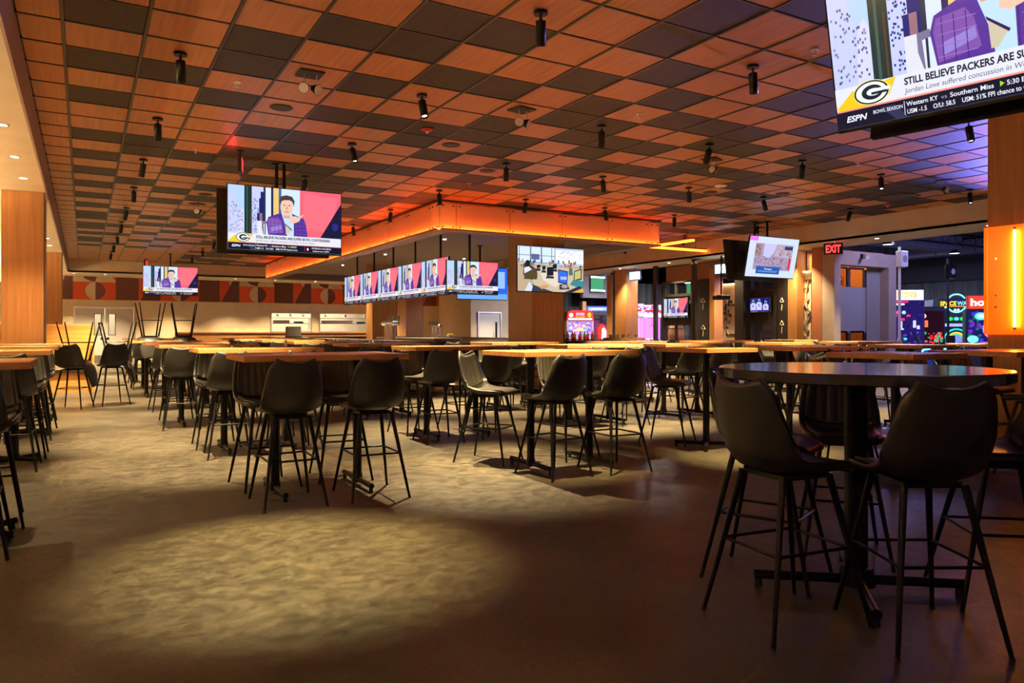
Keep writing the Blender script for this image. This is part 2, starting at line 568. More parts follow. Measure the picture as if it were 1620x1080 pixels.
# ---- right side: fascia, soffit, arcade beyond
struct(MB().box(15.1, 15.16, -5, 29.4, SOFF, CEIL + .05, 'beige_wall').build('wall_right_fascia'))
struct(MB().box(15.1, 16.5, -5, 29.4, SOFF, SOFF + .05, 'beige_wall').build('ceiling_soffit_right'))
struct(MB().box(16.44, 16.5, -5, 29.4, SOFF, 4.7, 'dark_wall').build('wall_arcade_fascia'))
struct(MB().box(16.4, 31, -5, 37, 4.7, 4.8, 'dark_wall').build('ceiling_arcade'))
struct(MB().box(30.8, 31, -5, 37, 0, 4.7, 'dark_wall').build('wall_arcade'))
struct(MB().box(15.1, 31, 36.8, 37, 0, 4.7, 'dark_wall').build('wall_arcade_back'))


def pillar(x0, x1, y0, y1, z1, label, m='pillar_wood', nm='pillar', edges=True):
    t = thing(nm, label, 'pillar', ((x0 + x1) / 2, (y0 + y1) / 2, 0))
    hx, hy = (x1 - x0) / 2, (y1 - y0) / 2
    MB().bbox(-hx, hx, -hy, hy, 0.1, z1, m, 0.004).build('wood_cladding', t)
    MB().box(-hx - .006, hx + .006, -hy - .006, hy + .006, 0, 0.1, 'black_matte').build('plinth', t)
    if edges:
        MB().box(hx - .008, hx + .004, -hy - .004, -hy + .010, 0.1, z1, 'grid_metal').build('corner_trim', t)
    return t


pillar(-1.06, -0.516, 13.32, 14.1, SOFF, 'wood-clad pillar at the left edge, nearer of the two under the soffit')
pillar(-1.06, -0.50, 23.2, 24.0, SOFF, 'wood-clad pillar at the left, farther of the two under the soffit')
pillar(8.18, 9.0, 13.3, 14.3, SOFF + .3, 'broad wood-clad column at the bar front carrying a television')
pillar(8.2, 9.06, 23.3, 23.9, SOFF + .3, 'wood-clad column standing inside the bar behind the beer tap tower')
pillar(12.15, 12.95, 30.2, 31.2, SOFF, 'wood-clad column against the back wall right of the kitchen pass')

# big pillar at the right edge with the glowing orange panel
bp = thing('accent_pillar', 'wide wood-clad pillar at right edge holding a glowing orange panel', 'pillar', (9.3, 3.5, 0))
MB().bbox(-.63, .63, -.96, .96, 0.1, CEIL, 'pillar_wood', .004).build('wood_cladding', bp)
MB().box(-.64, .64, -.97, .97, 0, .1, 'black_matte').build('plinth', bp)
pz0 = onX(1563, 8.67, 529)[2]; pz1 = onX(1563, 8.67, 361)[2]
lp = thing('wall_light', 'glossy orange backlit panel with a bright vertical yellow tube on the pillar', 'wall light', (8.67, 3.5, pz0))
MB().box(-.05, -.004, -.955, .955, 0, pz1 - pz0, 'orange_acrylic').build('panel', lp)
for e0, e1 in ((.93, .96), (-.96, -.93)): MB().box(-.075, .0, e0, e1, 0, pz1 - pz0, 'orange_acrylic').build('edge_frame', lp)
ty = onX(1605, 8.58)[1] - 3.5
MB().cyl((-.09, ty, .08), (-.09, ty, pz1 - pz0 - .06), .013, .013, 'neon_yellow', 10).build('neon_tube', lp)
for e0, e1 in ((.05, .08), (pz1 - pz0 - .06, pz1 - pz0 - .03)): MB().cyl((-.09, ty, e0), (-.09, ty, e1), .016, .016, 'white_plastic', 10).build('tube_cap', lp)
for k, (zz) in enumerate((pz1 - pz0 - .35, pz1 - pz0 - .75, .3)):
    MB().cyl((-.05, ty + .2, zz), (-.065, ty + .2, zz), .014, .014, 'chrome', 10).build('standoff', lp)

# mural band on the back wall
mu = MB()
Y_M = 32.79
mz0, mz1 = 2.50, SOFF
H = mz1 - mz0


def mp_(pts, m, k):
    mu.prism(pts, 'y', Y_M - k * .002, Y_M - k * .002 - .0015, m)


mp_([(-0.9, mz0), (14.9, mz0), (14.9, mz1), (-0.9, mz1)], 'sand_paint', 0)
per = 3.02
start = 7.13 - 3 * per
for i in range(6):
    a = start + i * per

    def cl(pts):
        return [(min(max(x, -0.9), 14.88), z) for x, z in pts]

    def poly(pts, m, k):
        q = cl(pts)
        if max(p[0] for p in q) - min(p[0] for p in q) > 0.05: mp_(q, m, k)
    poly([(a, mz0), (a + .80, mz0), (a + .80, mz1), (a, mz1)], 'maroon_paint', 1)
    poly([(a + .80, mz0), (a + 1.58, mz0), (a + 1.58, mz1 - .02), (a + 1.34, mz1), (a + 1.22, mz1 - .22), (a + 1.12, mz1), (a + .80, mz1)], 'orange_paint', 1)
    poly([(a + .86, mz0), (a + 1.58, mz0), (a + 1.58, mz1), (a + 1.32, mz1)], 'maroon_paint', 2)
    poly([(a + 1.58, mz0), (a + 3.02, mz0), (a + 3.02, mz0 + H * .77), (a + 1.58, mz0 + H * .77)], 'orange_paint', 1)
    cxm, rm = a + 2.33, H * .385
    if -0.9 < cxm - rm and cxm + rm < 14.8:
        arc = [(cxm + rm * math.sin(t * PI / 14), mz0 + rm - rm * math.cos(t * PI / 14)) for t in range(15)]
        mp_(arc, 'maroon_paint', 2)
        mp_([(2 * cxm - x, z) for x, z in arc], 'sand_paint', 2)
        mp_([(cxm - .42 + .42 * 0, mz1), (cxm + .05, mz1), (cxm - .02, mz0 + H * .77), (cxm - .2, mz0 + H * .83), (cxm - .36, mz0 + H * .91)], 'maroon_paint', 2)
    poly([(a + 2.90, mz1), (a + 3.02, mz1), (a + 3.02, mz1 - .14)], 'orange_paint', 2)
tag(mu.build('wall_mural'), 'geometric orange maroon and sand mural band along the back wall', 'mural')

# white service door at the far right of the back wall
sd = thing('service_door', 'cream door with slim glass strip in steel frame right of the bar', 'door', (15.83, 29.36, 0))
MB().box(-.60, -.55, -.03, .1, 0, 2.16, 'steel').box(.55, .60, -.03, .1, 0, 2.16, 'steel').box(-.55, .55, -.03, .1, 2.1, 2.16, 'steel').build('door_frame', sd)
MB().bbox(-.54, .54, 0.02, .06, .01, 2.09, 'lens_white', .004).build('door_leaf', sd)
MB().box(.30, .40, 0.01, .02, .7, 1.7, 'glass_dark').build('vision_strip', sd)
MB().cyl((.22, 0.015, .95), (.22, 0.015, 1.25), .014, .014, 'steel', 8).build('pull_handle', sd)

# kitchen passes: recessed steel openings with shelves, heat lamp rail and lights
for i, (p, q, lab) in enumerate(((6.95, 8.75, 'left'), (9.05, 11.6, 'right'))):
    kp = thing('kitchen_pass', 'stainless steel kitchen pass window, ' + lab + ' one of the two behind the bar', 'pass window', ((p + q) / 2, 32.8, 1.25))
    w = (q - p) / 2
    f = MB(); f.box(-w, -w + .06, -.04, .5, 0, .87, 'steel').box(w - .06, w, -.04, .5, 0, .87, 'steel').box(-w + .06, w - .06, -.04, .5, .81, .87, 'steel').box(-w + .06, w - .06, -.04, .5, -.0, .03, 'steel')
    f.build('steel_surround', kp)
    for z in (.36, .60):
        MB().bbox(-w + .07, w - .07, .05, .45, z, z + .025, 'chrome', .004).build('shelf', kp)
    for k in range(3):
        MB().lathe([(.0, .10), (.03, .10), (.09, 0), (.085, 0)], 'chrome', 12, (-w + .35 + k * (2 * w - .7) / 2, .18, .69)).build('heat_lamp', kp)
    MB().box(-w + .2, w - .9, .30, .42, .385, .52, 'steel').box(w - .7, w - .3, .3, .42, .385, .47, 'blue_plastic').build('container', kp)
    lamp('pass_light', 'AREA', (0, .8, .84), 26, (1.0, 0.85, 0.62), kp, shape='RECTANGLE', size=2 * w, size_y=.5)
for x in (3.0, 7.9, 10.3):
    lamp('kitchen_light', 'AREA', (x, 34.9, 3.1), 60, (1, .88, .66), size=1.2)
lamp('kitchen_light', 'AREA', (0.7, 34.9, 3.1), 60, (1, .88, .6), size=1.2)

# booth of orange wood by the back left
bo = thing('booth_bench', 'orange plywood booth bench with tall back by the left pillar', 'booth', (-0.9, 18.6, 0))
MB().bbox(-1.0, 1.1, .0, .06, 0, 1.43, 'orange_wood', .006).build('back_panel', bo)
MB().bbox(1.05, 1.1, -.6, .0, 0, 1.0, 'orange_wood', .006).build('end_panel', bo)
MB().bbox(-1.0, 1.05, -.55, -.02, .42, .50, 'leather', .02).build('seat_cushion', bo)
MB().box(-1.0, 1.04, -.50, -.02, 0, .42, 'orange_wood').build('seat_base', bo)
# low wall with wood cap along the left
MB_ = MB(); MB_.box(-2.3, -2.2, 8, 32.7, 0, 1.3, 'wainscot_wood').box(-2.3, -2.15, 8, 32.7, 1.3, 1.36, 'wainscot_wood')
struct(MB_.build('baseboard_left'))
cv = thing('added_cove_light', 'added warm cove light trough, out of view, brightening the soffit along the left wall', 'cove light', (-2.3, 15, 2.75))  # unseen light trough, added to brighten the left soffit
MB().box(0, .16, -17, 17, 0, .02, 'beige_wall').box(.14, .16, -17, 17, .02, .045, 'beige_wall').build('trough', cv)
MB().box(.05, .08, -16.8, 16.8, .022, .034, 'added_cove_led').build('led_strip', cv)

# ---------------------------------------------------------------- central bar
BX0, BX1, BY0, BY1 = 5.6, 11.8, 13.25, 28.4
bar = thing('bar_counter', 'long rectangular island bar counter under the glowing orange canopy', 'bar', (BX0, BY0, 0))
LX, LY = BX1 - BX0, BY1 - BY0
CW = 0.66
cols_gap = (8.18 - BX0 - .0, 9.0 - BX0)


def barbox(x0, x1, y0, y1, z0, z1, m, nm, b=.006):
    return MB().bbox(x0, x1, y0, y1, z0, z1, m, b).build(nm, bar)


for (x0, x1, y0, y1) in ((0, cols_gap[0], 0, CW), (cols_gap[1], LX, 0, CW), (0, CW, CW, LY - CW), (LX - CW, LX, CW, LY - CW), (0, LX, LY - CW, LY)):
    barbox(x0, x1, y0, y1, 1.04, 1.085, 'stone_top', 'counter_top')
    ix0 = x0 + (.22 if x0 == 0 else 0); iy0 = y0 + (.22 if y0 == 0 else 0)
    ix1 = x1 - (.22 if x1 == LX else 0); iy1 = y1 - (.22 if y1 == LY else 0)
    barbox(ix0, ix1, iy0, iy1, .08, 1.04, 'bar_wood', 'counter_body')
for k in range(12):
    MB().box(.205, .22, .3 + k * 1.2, .3 + k * 1.2 + 1.17, .12, 1.0, 'bar_wood').build('front_panel', bar)
for k, (p, q) in enumerate(((.24, 1.2), (1.22, 2.5), (3.5, 4.7), (4.72, 5.95))):
    MB().box(p, q, .205, .22, .12, 1.0, 'bar_wood').build('front_panel', bar)
fr = MB(); fr.cyl((.1, .1, .22), (.1, LY, .22), .022, .022, 'steel', 8).cyl((.1, .1, .22), (2.5, .1, .22), .022, .022, 'steel', 8).cyl((3.5, .1, .22), (LX - .1, .1, .22), .022, .022, 'steel', 8)
fr.build('foot_rail', bar)
# steel work stations inside the island
for i, (x0, x1, y0, y1) in enumerate(((CW + .02, 1.25, 1.2, 8.0), (CW + .02, 1.25, 8.2, 13.6), (LX - 1.25, LX - CW - .02, 1.2, 8.0), (LX - 1.25, LX - CW - .02, 8.2, 13.6))):
    ws = thing('bar_work_station', ['near left', 'far left', 'near right', 'far right'][i] + ' stainless steel work station behind the bar', 'work station', (BX0, BY0, 0))
    MB().bbox(x0, x1, y0, y1, .86, .90, 'steel', .004).build('worktop', ws)
    MB().box(x0 + .03, x1 - .03, y0 + .02, y1 - .02, .1, .86, 'steel').build('cabinet_body', ws)
    MB().bbox((x0 + x1) / 2 - .15, (x0 + x1) / 2 + .15, y0 + 1, y0 + 1.5, .90, .96, 'steel', .01).build('ice_well_lid', ws)
# cold shelves of the back bar in the island middle
bb = thing('back_bar', 'low back bar cabinet with stone top in the island middle', 'cabinet', (8.7, 20.9, 0))
MB().bbox(-.4, .4, -2.3, 2.2, .0, 1.06, 'bar_wood', .006).build('cabinet_body', bb)
MB().bbox(-.43, .43, -2.33, 2.23, 1.06, 1.10, 'steel', .006).build('worktop', bb)


def tap_tower(x, y, label, rz=0, taps=6, z=1.085):
    t = thing('beer_tap_tower', label, 'beer tower', (x, y, z), rz)
    for s_ in (-.16, .16):
        MB().cyl((0, s_, 0), (0, s_, .34), .075, .075, 'chrome', 16).build('leg', t)
        MB().cyl((0, s_, 0), (0, s_, .02), .095, .095, 'chrome', 16).build('base_flange', t)
    MB().bbox(-.09, .09, -.42, .42, .34, .45, 'chrome', .04).build('manifold', t)
    for k in range(taps):
        yy = -.34 + k * .68 / (taps - 1)
        MB().cyl((.10, yy, .34), (.10, yy, .42), .012, .016, 'chrome', 8).cyl((.09, yy, .42), (.11, yy, .56), .012, .018, 'black_matte', 8).build('tap_handle', t)
    return t


tap_tower(6.42, 17.0, 'chrome double-legged beer tap tower on the left bar counter', 0)
tap_tower(11.05, 24.6, 'chrome beer tap tower farther back on the right bar counter', PI)


def bottle(x, y, z, h, r, m, label, grp):
    t = thing('bottle', label, 'bottle', (x, y, z), 0, grp)
    MB().lathe([(0, 0), (r, 0), (r, h * .6), (r * .4, h * .75), (r * .36, h * .97), (0, h * .97)], m, 12).build('glass_body', t)
    MB().cyl((0, 0, h * .965), (0, 0, h), r * .42, r * .42, 'black_matte', 10).build('cap', t)
    return t


rb = random.Random(3)
bot = None
for k in range(9):
    x = 9.2 + k * .10; lab = 'small dark bottle in the row on the bar right of the big column'
    if bot is None: bot = bottle(x, 13.75, 1.085, .20, .034, 'bottle_amber', lab, 'bottles on the bar')
    else:
        c = copy_tree(bot); c.location = (x + rb.uniform(-.04, .04), 13.72 + rb.uniform(-.1, .1), 1.085)
rk = thing('menu_holder', 'grey menu holder with scalloped top standing on the far bar', 'holder', (6.15, 25.4, 1.085))
pts = [(-.25, 0), (.25, 0)] + [(.25 - k * .05, .34 + (.03 if k % 2 else 0)) for k in range(11)]
MB().prism(pts, 'y', -.05, .05, 'grey_panel').build('holder_body', rk)
MB().box(-.27, .27, -.08, .08, 0, .02, 'black_matte').build('base', rk)
mat_ = thing('bar_caddy', 'low wooden tray of cups and cutlery on the bar near its right corner', 'tray', (10.85, 13.55, 1.085))
MB().box(-.5, .5, -.15, .15, 0, .02, 'table_edge').box(-.5, .5, -.15, -.135, .02, .05, 'table_edge').box(-.5, .5, .135, .15, .02, .05, 'table_edge').build('tray', mat_)
for k in range(5):
    MB().lathe([(0, .02), (.035, .02), (.045, .12), (.04, .12), (.03, .03), (0, .03)], 'white_plastic', 12, (-.4 + .19 * k, 0, 0)).build('cup', mat_)
fb = thing('citrus_bowl', 'shallow bowl of yellow lemons on the far right bar', 'bowl', (11.15, 23.6, 1.085))
MB().lathe([(0, .01), (.08, 0), (.18, .07), (.17, .075), (.08, .015), (0, .015)], 'steel', 20).build('bowl', fb)
principled('lemon', (0.75, 0.5, 0.03), .45)
for k in range(5):
    a = k * 2 * PI / 5
    MB().lathe([(0, -.045), (.02, -.038), (.036, 0), (.02, .038), (0, .045)], 'lemon', 10, (.08 * math.cos(a), .08 * math.sin(a), .075)).build('lemon', fb)

# ---------------------------------------------------------------- glowing canopy above the bar
KX0, KX1, KY0, KY1 = 5.95, 11.5, 13.08, 28.8
KZ0, KZ1 = 3.26, 3.77
can = thing('bar_canopy', 'rectangular canopy of frosted panels glowing red orange above the bar', 'canopy', (KX0, KY0, KZ0))
W_, D_, HH = KX1 - KX0, KY1 - KY0, KZ1 - KZ0
stand = MB().cyl((0, 0, 0), (0, -.02, 0), .014, .014, 'black_metal', 10).mesh('standoff')


def canopy_face(p0, p1, joints):
    """panels along a straight run p0 -> p1 (local xy); outward normal is to the right of travel"""
    p0 = Vector((*p0, 0)); p1 = Vector((*p1, 0))
    L = (p1 - p0).length; d = (p1 - p0) / L
    ang = math.atan2(d.y, d.x)
    n_ = Vector((d.y, -d.x, 0))
    js = [0] + [j for j in joints if 0 < j < L] + [L]
    for a, b in zip(js[:-1], js[1:]):
        mid = p0 + d * (a + b) / 2
        w = (b - a) / 2 - .011
        pn = MB().box(-w, w, -.006, .006, 0, HH, 'frosted_acrylic').build('panel', can, mid + Vector((0, 0, 0)), (0, 0, ang))
        for sx in (-1, 1):
            for z in (.05, HH - .05):
                if w > .1: place('standoff', stand, pn, (sx * (w - .06), -.006, z))
    # ledge, LED strip and back board
    def strip(name, o0, o1, z0, z1, m, e0=.0, e1=.0):
        mb = MB(); mid = p0 + d * L / 2
        mb.box(-L / 2 + e0, L / 2 - e1, o0, o1, z0, z1, m)
        return mb.build(name, can, mid, (0, 0, ang))
    strip('bottom_ledge', .008, .30, -.02, 0.0, 'fascia_mauve', .02, .30)
    strip('led_strip', .03, .055, .004, .02, 'led_canopy', .05, .05)
    strip('back_board', .26, .29, .0, HH + .04, 'fascia_mauve', .29, .29)
    strip('top_rail', .0, .30, HH + .05, HH + .06 + .03, 'black_matte', .0, .30) if False else None


fj = [6.31 - KX0, 7.52 - KX0, 8.81 - KX0, 10.05 - KX0, 11.19 - KX0]
canopy_face((0, 0), (W_, 0), fj)
sj = [.36 + 1.22 * k for k in range(14)]
canopy_face((W_, 0), (W_, D_), sj)
canopy_face((W_, D_), (0, D_), [W_ - j for j in fj][::-1])
canopy_face((0, D_), (0, 0), [D_ - j for j in sj][::-1])
MB().box(.02, W_ - .02, -.03, .03, HH + .03, CEIL - KZ0, 'black_matte').box(-.03, .03, -.03, D_ + .03, HH + .03, CEIL - KZ0, 'black_matte').box(W_ - .03, W_ + .03, -.03, D_ + .03, HH + .03, CEIL - KZ0, 'black_matte').box(.02, W_ - .02, D_ - .03, D_ + .03, HH + .03, CEIL - KZ0, 'black_matte').build('hanging_rail', can)
MB().box(.30, W_ - .30, .30, D_ - .30, .22, .26, 'fascia_mauve').build('inner_ceiling', can)
# red wash LEDs on top of the rail that colour the ceiling around the canopy
for (p, q, rz) in (((W_ / 2, -.032), W_, 0), ((-.032, D_ / 2), D_, -PI / 2), ((W_ + .032, D_ / 2), D_, PI / 2)):
    ch = MB().box(-q / 2, q / 2, -.03, .024, -.014, 0, 'fascia_mauve').box(-q / 2, q / 2, -.03, -.025, 0, .016, 'fascia_mauve').build('light_channel', can, (p[0], p[1], .0), (0, 0, rz))
    MB().box(-q / 2, q / 2, -.012, .012, .002, .008, 'wash_led').build('wash_strip', ch)
for x, y in ((1.5, 3), (4, 3), (1.5, 7), (4, 7), (1.5, 11), (4, 11)):
    MB().cyl((x, y, .205), (x, y, .222), .035, .035, 'down_warm', 14).build('downlight', can)
    lamp('bar_downlight', 'SPOT', (KX0 + x, KY0 + y, KZ0 + .19), DOWN_W, WARM, None, (KX0 + x, KY0 + y, 0), spot_size=1.5, spot_blend=.6, shadow_soft_size=.05)
# amber light bars on the ceiling to the right of the canopy
for i, (pa, pb) in enumerate((((923, 395), (1131, 397)), ((923, 415), (970, 416)))):
    a = onZ(pa[0], pa[1] - 4, 3.55); 
    x = (13.8, 13.0)[i]
    lb = thing('light_bar', ('long amber light bar below the ceiling right of the canopy', 'short amber light bar beyond the television on the column')[i], 'light bar', (x, (15.2, 14.3)[i], 3.50), (PI / 2, 0)[i])
    ln = (2.5, 1.5)[i] / 2
    MB().box(-.05, .05, -ln, ln, 0, .05, 'led_amber').build('diffuser', lb)
    MB().box(-.06, .06, -ln, ln, .05, .09, 'orange_plastic').build('housing', lb)
    for s_ in (-.7, .7): MB().cyl((0, s_ * ln, .09), (0, s_ * ln, CEIL - 3.50), .006, .006, 'black_metal', 6).build('hanger', lb)

# ---------------------------------------------------------------- pictures for screens
def srgb(r, g, b):
    f = lambda c: c / 12.92 if c <= .04045 else ((c + .055) / 1.055) ** 2.4
    return (f(r / 255), f(g / 255), f(b / 255))


_txt = {}


def text_mesh(s, bold=0.0, shear=0.0):
    k = (s, bold, shear)
    if k in _txt: return _txt[k]
    cu = bpy.data.curves.new('txt', 'FONT'); cu.body = s; cu.size = 1.0; cu.offset = bold; cu.shear = shear
    cu.resolution_u = 3
    o = bpy.data.objects.new('txt', cu); COL.objects.link(o)
    dg = bpy.context.evaluated_depsgraph_get()
    me = o.evaluated_get(dg).to_mesh()
    vs_ = [tuple(v.co) for v in me.vertices]; fs_ = [tuple(p.vertices) for p in me.polygons]
    o.evaluated_get(dg).to_mesh_clear()
    bpy.data.objects.remove(o); bpy.data.curves.remove(cu)
    w = max(v[0] for v in vs_) if vs_ else 0
    _txt[k] = (vs_, fs_, w)
    return _txt[k]


class Pic:
    """flat picture: coloured polygons, x in 0..1, z in 0..aspect, facing -y"""
    def __init__(s):
        s.v = []; s.f = []; s.c = []; s.k = 0

    def poly(s, pts, rgb, step=True):
        if step: s.k += 1
        o = len(s.v); y = -s.k * .00012
        s.v += [(p[0], y, p[1]) for p in pts]
        s.f.append(tuple(range(o, o + len(pts)))); s.c.append(srgb(*rgb))
        return s

    def rect(s, x0, x1, z0, z1, rgb, step=True):
        return s.poly([(x0, z0), (x1, z0), (x1, z1), (x0, z1)], rgb, step)

    def ell(s, cx, cz, rx, rz, rgb, n=20, a0=0, a1=2 * PI):
        return s.poly([(cx + rx * math.cos(a0 + (a1 - a0) * i / n), cz + rz * math.sin(a0 + (a1 - a0) * i / n)) for i in range(n)], rgb)

    def text(s, t, x, z, size, rgb, bold=.012, shear=0, width=None, stretch=1.0):
        vs_, fs_, w = text_mesh(t, bold, shear)
        s.k += 1; y = -s.k * .00012
        sx = (width / w) if width else size * stretch
        o = len(s.v)
        s.v += [(x + v[0] * sx, y, z + v[1] * size) for v in vs_]
        for f in fs_:
            s.f.append(tuple(i + o for i in f)); s.c.append(srgb(*rgb))
        return s

    def mesh(s, name, m='screen_picture'):
        me = bpy.data.meshes.new(name)
        me.from_pydata(s.v, [], s.f)
        ca = me.color_attributes.new('Col', 'FLOAT_COLOR', 'CORNER')
        dat = []
        for p in me.polygons:
            for _ in p.loop_indices: dat += [*s.c[p.index], 1.0]
        ca.data.foreach_set('color', dat)
        me.materials.append(MATS[m])
        bm = bmesh.new(); bm.from_mesh(me)
        for f in bm.faces:
            if f.normal.y > 0: f.normal_flip()
        bm.to_mesh(me); bm.free()
        return me


ASP = .5625


def news_pic():
    p = Pic(); rr = random.Random(2)
    p.rect(0, 1, 0, ASP, (205, 222, 250))
    p.rect(0, .14, .14, ASP, (178, 208, 250))
    p.poly([(.0, .14), (.105, .14), (.10, .30), (.07, .42), (.05, .50), (.04, .53), (.03, .48), (0, .50)], (196, 204, 240))
    p.poly([(.08, .14), (.135, .14), (.135, .33), (.12, .36), (.10, .34)], (214, 214, 240))
    p.k += 1
    for i in range(70):
        x = rr.uniform(.004, .125); z = rr.uniform(.15, .47 - x * 1.3)
        p.rect(x, x + .006, z, z + .009, rr.choice([(120, 128, 190), (88, 96, 150), (60, 70, 120)]), False)
    p.rect(.137, .20, .14, ASP, (30, 52, 50))
    p.rect(.155, .165, .14, ASP, (60, 90, 80)); p.rect(.183, .19, .14, .36, (92, 60, 40))
    p.rect(.20, .30, .14, ASP, (196, 204, 240))
    p.k += 1
    for i in range(60):
        x = rr.uniform(.20, .255); z = rr.uniform(.15, .45)
        p.rect(x, x + .006, z, z + .008, (30, 40, 140), False)
    p.poly([(.245, .14), (.245, .33), (.262, .33), (.262, .46), (.275, .46), (.275, .52), (.30, .52), (.30, .14)], (30, 34, 110))
    p.rect(.265, .29, .26, .33, (150, 110, 120))
    p.rect(.30, .318, .14, ASP, (40, 48, 70)); p.rect(.318, .365, .14, ASP, (215, 228, 248))
    p.rect(.245, .31, .14, .26, (222, 224, 236))
    p.rect(.365, .385, .14, ASP, (30, 40, 84)); p.rect(.385, .432, .14, ASP, (232, 196, 116))
    p.rect(.432, .455, .14, ASP, (70, 100, 160)); p.rect(.455, .62, .14, ASP, (206, 226, 250))
    p.rect(.62, 1, .14, ASP, (238, 100, 120))
    p.poly([(.64, .2), (.9, .2), (.97, .52), (.66, .54)], (243, 112, 128))
    p.poly([(1, .47), (.80, .13), (1, .13)], (28, 28, 58))
    p.ell(.945, .25, .03, .035, (40, 46, 130))
    # figure in a purple jacket
    p.poly([(.30, .14), (.285, .20), (.285, .26), (.325, .265), (.33, .24), (.30, .235), (.305, .14)], (120, 116, 150))
    p.poly([(.34, .14), (.325, .25), (.34, .30), (.40, .325), (.45, .345), (.55, .345), (.60, .325), (.655, .305), (.675, .25), (.69, .14)], (88, 52, 150))
    p.poly([(.345, .15), (.335, .25), (.345, .29), (.43, .30), (.455, .26), (.47, .17)], (128, 84, 170))
    p.poly([(.36, .17), (.36, .21), (.455, .235), (.46, .20)], (150, 130, 210))
    p.k += 1
    for i in range(9):
        x = .36 + i * .035
        if not .46 < x < .57: p.poly([(x, .145), (x + .003, .145), (x + .003, .29), (x, .29)], (66, 36, 120), False)
    for i in range(4):
        z = .165 + i * .035
        p.poly([(.345, z), (.46, z), (.46, z + .003), (.345, z + .003)], (150, 110, 200), False); p.poly([(.58, z), (.675, z), (.675, z + .003), (.58, z + .003)], (130, 90, 190), False)
    p.poly([(.455, .345), (.50, .20), (.505, .14), (.565, .14), (.565, .30), (.545, .345)], (190, 222, 246))
    p.poly([(.49, .25), (.545, .20), (.515, .155), (.495, .155)], (206, 196, 170))
    p.poly([(.485, .255), (.55, .20), (.545, .192), (.488, .243)], (58, 32, 84))
    p.rect(.475, .53, .30, .36, (214, 164, 140))
    p.ell(.502, .40, .056, .078, (236, 196, 172), 24)
    p.poly([(.442, .41), (.438, .46), (.455, .495), (.50, .508), (.55, .498), (.572, .46), (.566, .41), (.552, .45), (.53, .465), (.48, .462), (.455, .45)], (74, 60, 56))
    p.rect(.468, .490, .412, .418, (70, 46, 42)); p.rect(.514, .536, .412, .418, (70, 46, 42))
    p.poly([(.499, .41), (.494, .378), (.512, .378), (.507, .41)], (206, 152, 130))
    p.rect(.484, .524, .354, .360, (150, 84, 84))
    p.poly([(.522, .27), (.53, .31), (.575, .325), (.612, .315), (.648, .345), (.652, .338), (.622, .305), (.618, .285), (.585, .265), (.55, .255)], (240, 196, 172))
    # lower third
    p.rect(0, 1, .066, .142, (226, 228, 242))
    p.rect(0, 1, .060, .066, (240, 150, 130))
    p.rect(0, 1, 0, .060, (24, 22, 42))
    p.poly([(.20, .0), (.24, .0), (.20, .05), (.15, .05)], (52, 54, 86))
    p.poly([(.0, .072), (.06, .125), (.10, .128), (.21, .142), (.185, .09), (.13, .066), (.01, .066)], (240, 202, 30))
    p.ell(.125, .108, .062, .042, (250, 236, 120), 24); p.ell(.125, .108, .059, .040, (28, 40, 44), 24); p.ell(.125, .108, .053, .035, (238, 240, 246), 24)
    p.ell(.128, .108, .036, .025, (28, 40, 44), 24); p.ell(.133, .108, .024, .0125, (238, 240, 246), 24)
    p.rect(.128, .190, .106, .118, (238, 240, 246)); p.rect(.125, .177, .099, .1075, (28, 40, 44))
    p.text('STILL BELIEVE PACKERS ARE SUPER BOWL CONTENDERS!', .235, .106, .032, (38, 36, 52), .034, 0, .66)
    p.text('Jordan Love suffered concussion in Week 16 loss to Bears', .235, .078, .024, (84, 82, 96), 0.0, .15, .52)
    p.text('ESPN', .03, .022, .028, (232, 234, 248), .03, .25, .075)
    p.text('BOWL SEASON', .125, .033, .017, (225, 226, 240), .014, 0, .098)
    p.rect(.228, .2305, .008, .054, (200, 202, 220))
    p.text('Western KY', .236, .035, .021, (232, 234, 246), .014, 0, .098)
    p.text('vs', .343, .035, .019, (160, 150, 190), .0, 0, .018)
    p.text('Southern Miss', .37, .035, .021, (232, 234, 246), .014, 0, .125)
    p.poly([(.512, .034), (.512, .052), (.524, .043)], (150, 220, 40))
    p.text('5:30 ET', .53, .035, .021, (232, 234, 246), .014, 0, .06)
    p.text('USM -1.5    O/U: 58.5    USM: 51% FPI chance to win', .236, .010, .021, (232, 234, 246), .014, 0, .36)
    p.rect(.66, .664, .006, .056, (200, 30, 50)); p.poly([(.68, .03), (.69, .045), (.70, .03), (.69, .015)], (230, 232, 246))
    p.text('PITTSBURGH at BALTIMORE', .725, .035, .019, (232, 234, 246), .014, 0, .18)
    p.text('Sunday at noon on ESPN', .735, .011, .018, (232, 234, 246), .012, 0, .15)
    return p


